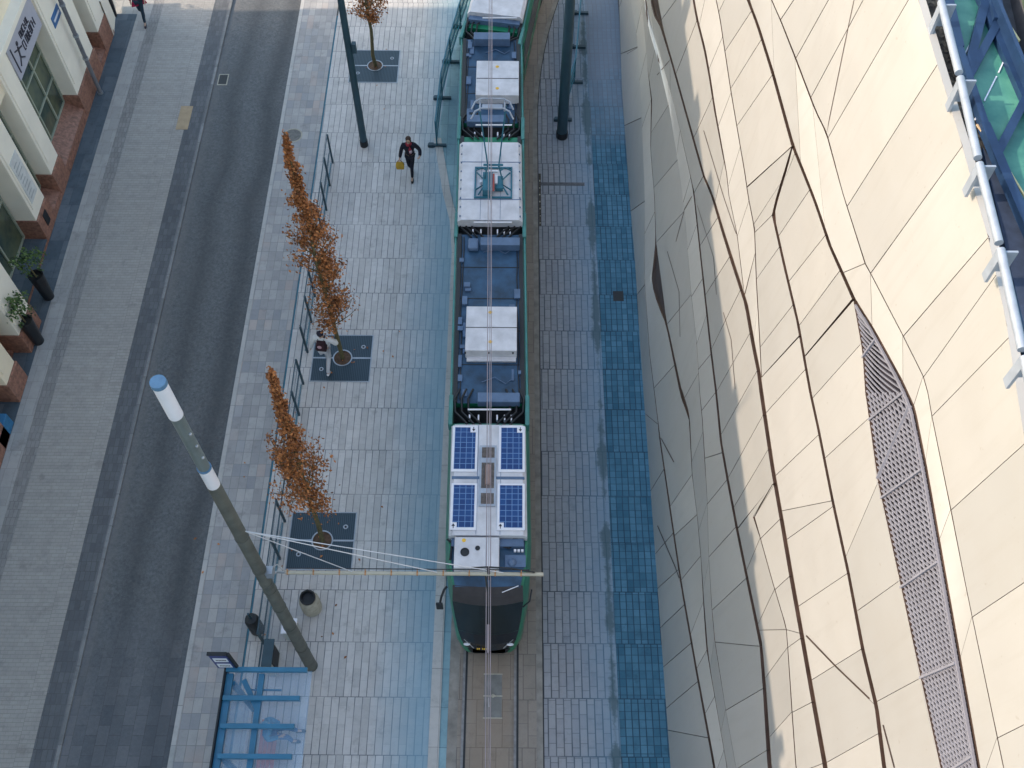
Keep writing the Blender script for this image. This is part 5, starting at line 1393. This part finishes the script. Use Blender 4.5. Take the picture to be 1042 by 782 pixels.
    o = f.build('nose_and_mouth', cols['skin'], None, smooth=True); o.parent = t
    for nme, mb_, m_ in (extras(j, s) if extras else []):
        o = mb_.build(nme, m_, None, smooth=True); o.parent = t
    return t, j
skinm = simple('skin', (.50, .32, .24), .6, 0, .08)
dk_ = dict(skin=skinm, top=simple('black_coat', (.010, .010, .022), .9, 0, .3), legs=simple('black_trousers', (.008, .009, .02), .9, 0, .3), shoe=M['black'], hair=simple('dark_brown_hair', (.04, .02, .015), .7, 0, .3))
def ex1(j, s):
    sc_ = MB(); sc_.lathe(j['neck'] + Vector((0, -.01, -.02)), [(.075, -.05), (.11, -.03), (.11, .03), (.075, .05)], 16)
    sc_.tube([j['neck'] + Vector((.04, -.09, -.02)), j['chest'] + Vector((.05, -.15, .06)), j['chest'] + Vector((.05, -.16, -.12))], [.05, .055, .045], 8)
    wl = MB(); wl.ball(j['chest'] + Vector((.07, -.19, -.02)), .055, sz=1.2)
    return [('scarf', sc_, simple('dark_red_scarf', (.25, .02, .04), .9)), ('bib', wl, simple('pale_pink_cloth', (.6, .42, .45), .8))]
p1 = G(418.6, 187.5)
HP = 1.84
t1, j1 = person((p1.x, p1.y + .42, 0), 0, 'person in black coat and red scarf walking towards the camera with a yellow bag', dk_,
    dict(rsh=(.19, 0, 1.44), rel=(.36, -.02, 1.22), rwr=(.36, -.22, 1.12), rha=(.33, -.28, 1.13), lsh=(-.19, 0, 1.44), lel=(-.27, -.0, 1.18), lwr=(-.33, -.10, .93), lha=(-.35, -.12, .85), lkn=(-.05, -.04, .50), lan=(.0, .22, .14), lto=(.0, .10, .04), rkn=(.04, -.14, .52), ran=(.03, -.22, .10), rto=(.03, -.36, .04)), H=HP, hair='long', extras=ex1)
hp = t1.matrix_world @ j1['lha'] if False else Vector((p1.x, p1.y + .42, 0)) + j1['lha']
bg = empty('hand_bag', hp + Vector((0, 0, -.3)), 'yellow bag hanging from the hand of the person in black', 'bag')
bb = MB(); loft([[(hp.x - .13, hp.y - .06, hp.z - .42), (hp.x + .13, hp.y - .06, hp.z - .42), (hp.x + .13, hp.y + .06, hp.z - .42), (hp.x - .13, hp.y + .06, hp.z - .42)], [(hp.x - .15, hp.y - .07, hp.z - .25), (hp.x + .15, hp.y - .07, hp.z - .25), (hp.x + .15, hp.y + .07, hp.z - .25), (hp.x - .15, hp.y + .07, hp.z - .25)], [(hp.x - .11, hp.y - .03, hp.z - .1), (hp.x + .11, hp.y - .03, hp.z - .1), (hp.x + .11, hp.y + .03, hp.z - .1), (hp.x - .11, hp.y + .03, hp.z - .1)]], mb=bb)
bb.build('body', simple('mustard_bag', (.50, .30, .03), .7), bg, bevel=.02)
MB().tube([(hp.x - .08, hp.y, hp.z - .1), (hp.x - .04, hp.y, hp.z - .02), (hp.x + .04, hp.y, hp.z - .02), (hp.x + .08, hp.y, hp.z - .1)], .012, 6).build('handle', simple('brown_strap', (.25, .12, .05), .7), bg)
# person in white walking away
wh = dict(skin=skinm, top=simple('white_jacket', (.62, .62, .64), .9, 0, .08), legs=simple('pale_trousers', (.52, .52, .57), .9, 0, .08), shoe=M['lampwhite'], hair=simple('black_hair', (.015, .013, .03), .7, 0, .3))
def ex2(j, s):
    bpck = MB(); c = j['chest']; loft([[(c.x - .14, c.y + .10, c.z - .26), (c.x + .14, c.y + .10, c.z - .26), (c.x + .14, c.y + .24, c.z - .26), (c.x - .14, c.y + .24, c.z - .26)], [(c.x - .17, c.y + .10, c.z - .08), (c.x + .17, c.y + .10, c.z - .08), (c.x + .15, c.y + .30, c.z - .08), (c.x - .15, c.y + .30, c.z - .08)], [(c.x - .13, c.y + .09, c.z + .12), (c.x + .13, c.y + .09, c.z + .12), (c.x + .11, c.y + .22, c.z + .12), (c.x - .11, c.y + .22, c.z + .12)]], mb=bpck)
    pch = MB(); pch.ball((c.x + .02, c.y + .27, c.z + .0), .07, sy=.5, sz=.9)
    hb = MB(); hb.lathe(j['head'] + Vector((0, .03, .115)), [(.045, -.01), (.06, .0), (.045, .012)], 14)
    st_ = MB()
    for q in (-.09, .09): st_.tube([c + Vector((q, .1, .14)), c + Vector((q * 1.1, -.05, .20)), c + Vector((q * 1.2, -.14, .05)), c + Vector((q * 1.3, -.02, -.18))], .018, 6)
    gx = MB(); gx.tube([j['rel'] + Vector((-.05, .02, .05)), j['rel'] + Vector((-.02, .06, -.12))], .04, 8)
    return [('backpack', bpck, simple('dark_red_backpack', (.03, .008, .014), .85)), ('backpack_pocket', pch, simple('pink_patch', (.5, .3, .33), .8)), ('hair_band', hb, M['lampwhite']), ('strap', st_, M['ink'])]
p2 = G(334, 382)
t2, j2 = person((p2.x, p2.y + .30, 0), PI - .12, 'person in white with a dark red backpack walking away over the middle grate', wh,
    dict(lsh=(-.19, 0, 1.44), lel=(-.40, .02, 1.24), lwr=(-.28, -.18, 1.12), lha=(-.2, -.22, 1.12), rsh=(.19, 0, 1.44), rel=(.29, .06, 1.18), rwr=(.36, .04, .95), rha=(.38, .02, .87),
         lkn=(-.06, -.02, .50), lan=(-.05, .30, .12), lto=(-.05, .18, .04), rkn=(.06, -.2, .55), ran=(.05, -.18, .12), rto=(.05, -.36, .05)), H=1.98, hair='bun', extras=ex2)
# person top left in a red coat
rd = dict(skin=skinm, top=simple('crimson_coat', (.38, .01, .07), .85, 0, .15), legs=simple('dark_teal_trousers', (.015, .035, .06), .9, 0, .3), shoe=simple('dark_shoe', (.02, .01, .03), .5), hair=simple('brown_hair', (.08, .04, .02), .7, 0, .3))
def ex3(j, s):
    c = j['pelvis']; cl = MB()
    loft([[(c.x - .14, c.y - .10, c.z + .2), (c.x + .14, c.y - .10, c.z + .2), (c.x + .14, c.y + .10, c.z + .2), (c.x - .14, c.y + .10, c.z + .2)], [(c.x - .30, c.y - .05, c.z - .30), (c.x - .10, c.y - .14, c.z - .22), (c.x + .30, c.y + .12, c.z - .30), (c.x - .2, c.y + .22, c.z - .22)]], mb=cl)
    return [('coat_skirt', cl, rd['top'])]
p3 = G(146.5, 26.5)
person((p3.x, p3.y + .25, 0), .15, 'person in flaring crimson coat and dark trousers at the top left corner of the street', rd, dict(lkn=(-.05, .03, .5), lan=(-.03, .28, .22), lto=(-.03, .2, .07), rkn=(.05, -.1, .52), ran=(.03, -.22, .10), rto=(.03, -.36, .04)), H=1.95, hair='short', extras=ex3)
# seated person under the shelter
bl = dict(skin=skinm, top=simple('blue_jacket', (.05, .20, .36), .85, 0, .15), legs=simple('blue_jeans', (.06, .12, .25), .9, 0, .2), shoe=M['black'], hair=simple('blue_cap_cloth', (.08, .25, .40), .7, 0, .2))
person((-5.98, 6.22, -.0), PI / 2, 'person in blue sitting on the bench under the glass shelter roof', bl,
    dict(pelvis=(0, 0, .56), waist=(0, .0, .70), chest=(0, -.03, .92), neck=(0, -.04, 1.10), head=(0, -.08, 1.25), crown=(0, -.07, 1.33), lsh=(-.18, -.02, 1.04), lel=(-.25, -.05, .80), lwr=(-.16, -.28, .70), lha=(-.12, -.36, .70), rsh=(.18, -.02, 1.04), rel=(.25, -.05, .80), rwr=(.16, -.28, .70), rha=(.12, -.36, .70),
         lhip=(-.09, -.05, .55), lkn=(-.11, -.46, .52), lan=(-.11, -.50, .12), lto=(-.11, -.66, .05), rhip=(.09, -.05, .55), rkn=(.12, -.46, .52), ran=(.14, -.60, .12), rto=(.15, -.76, .05)), H=1.78, hair='short')
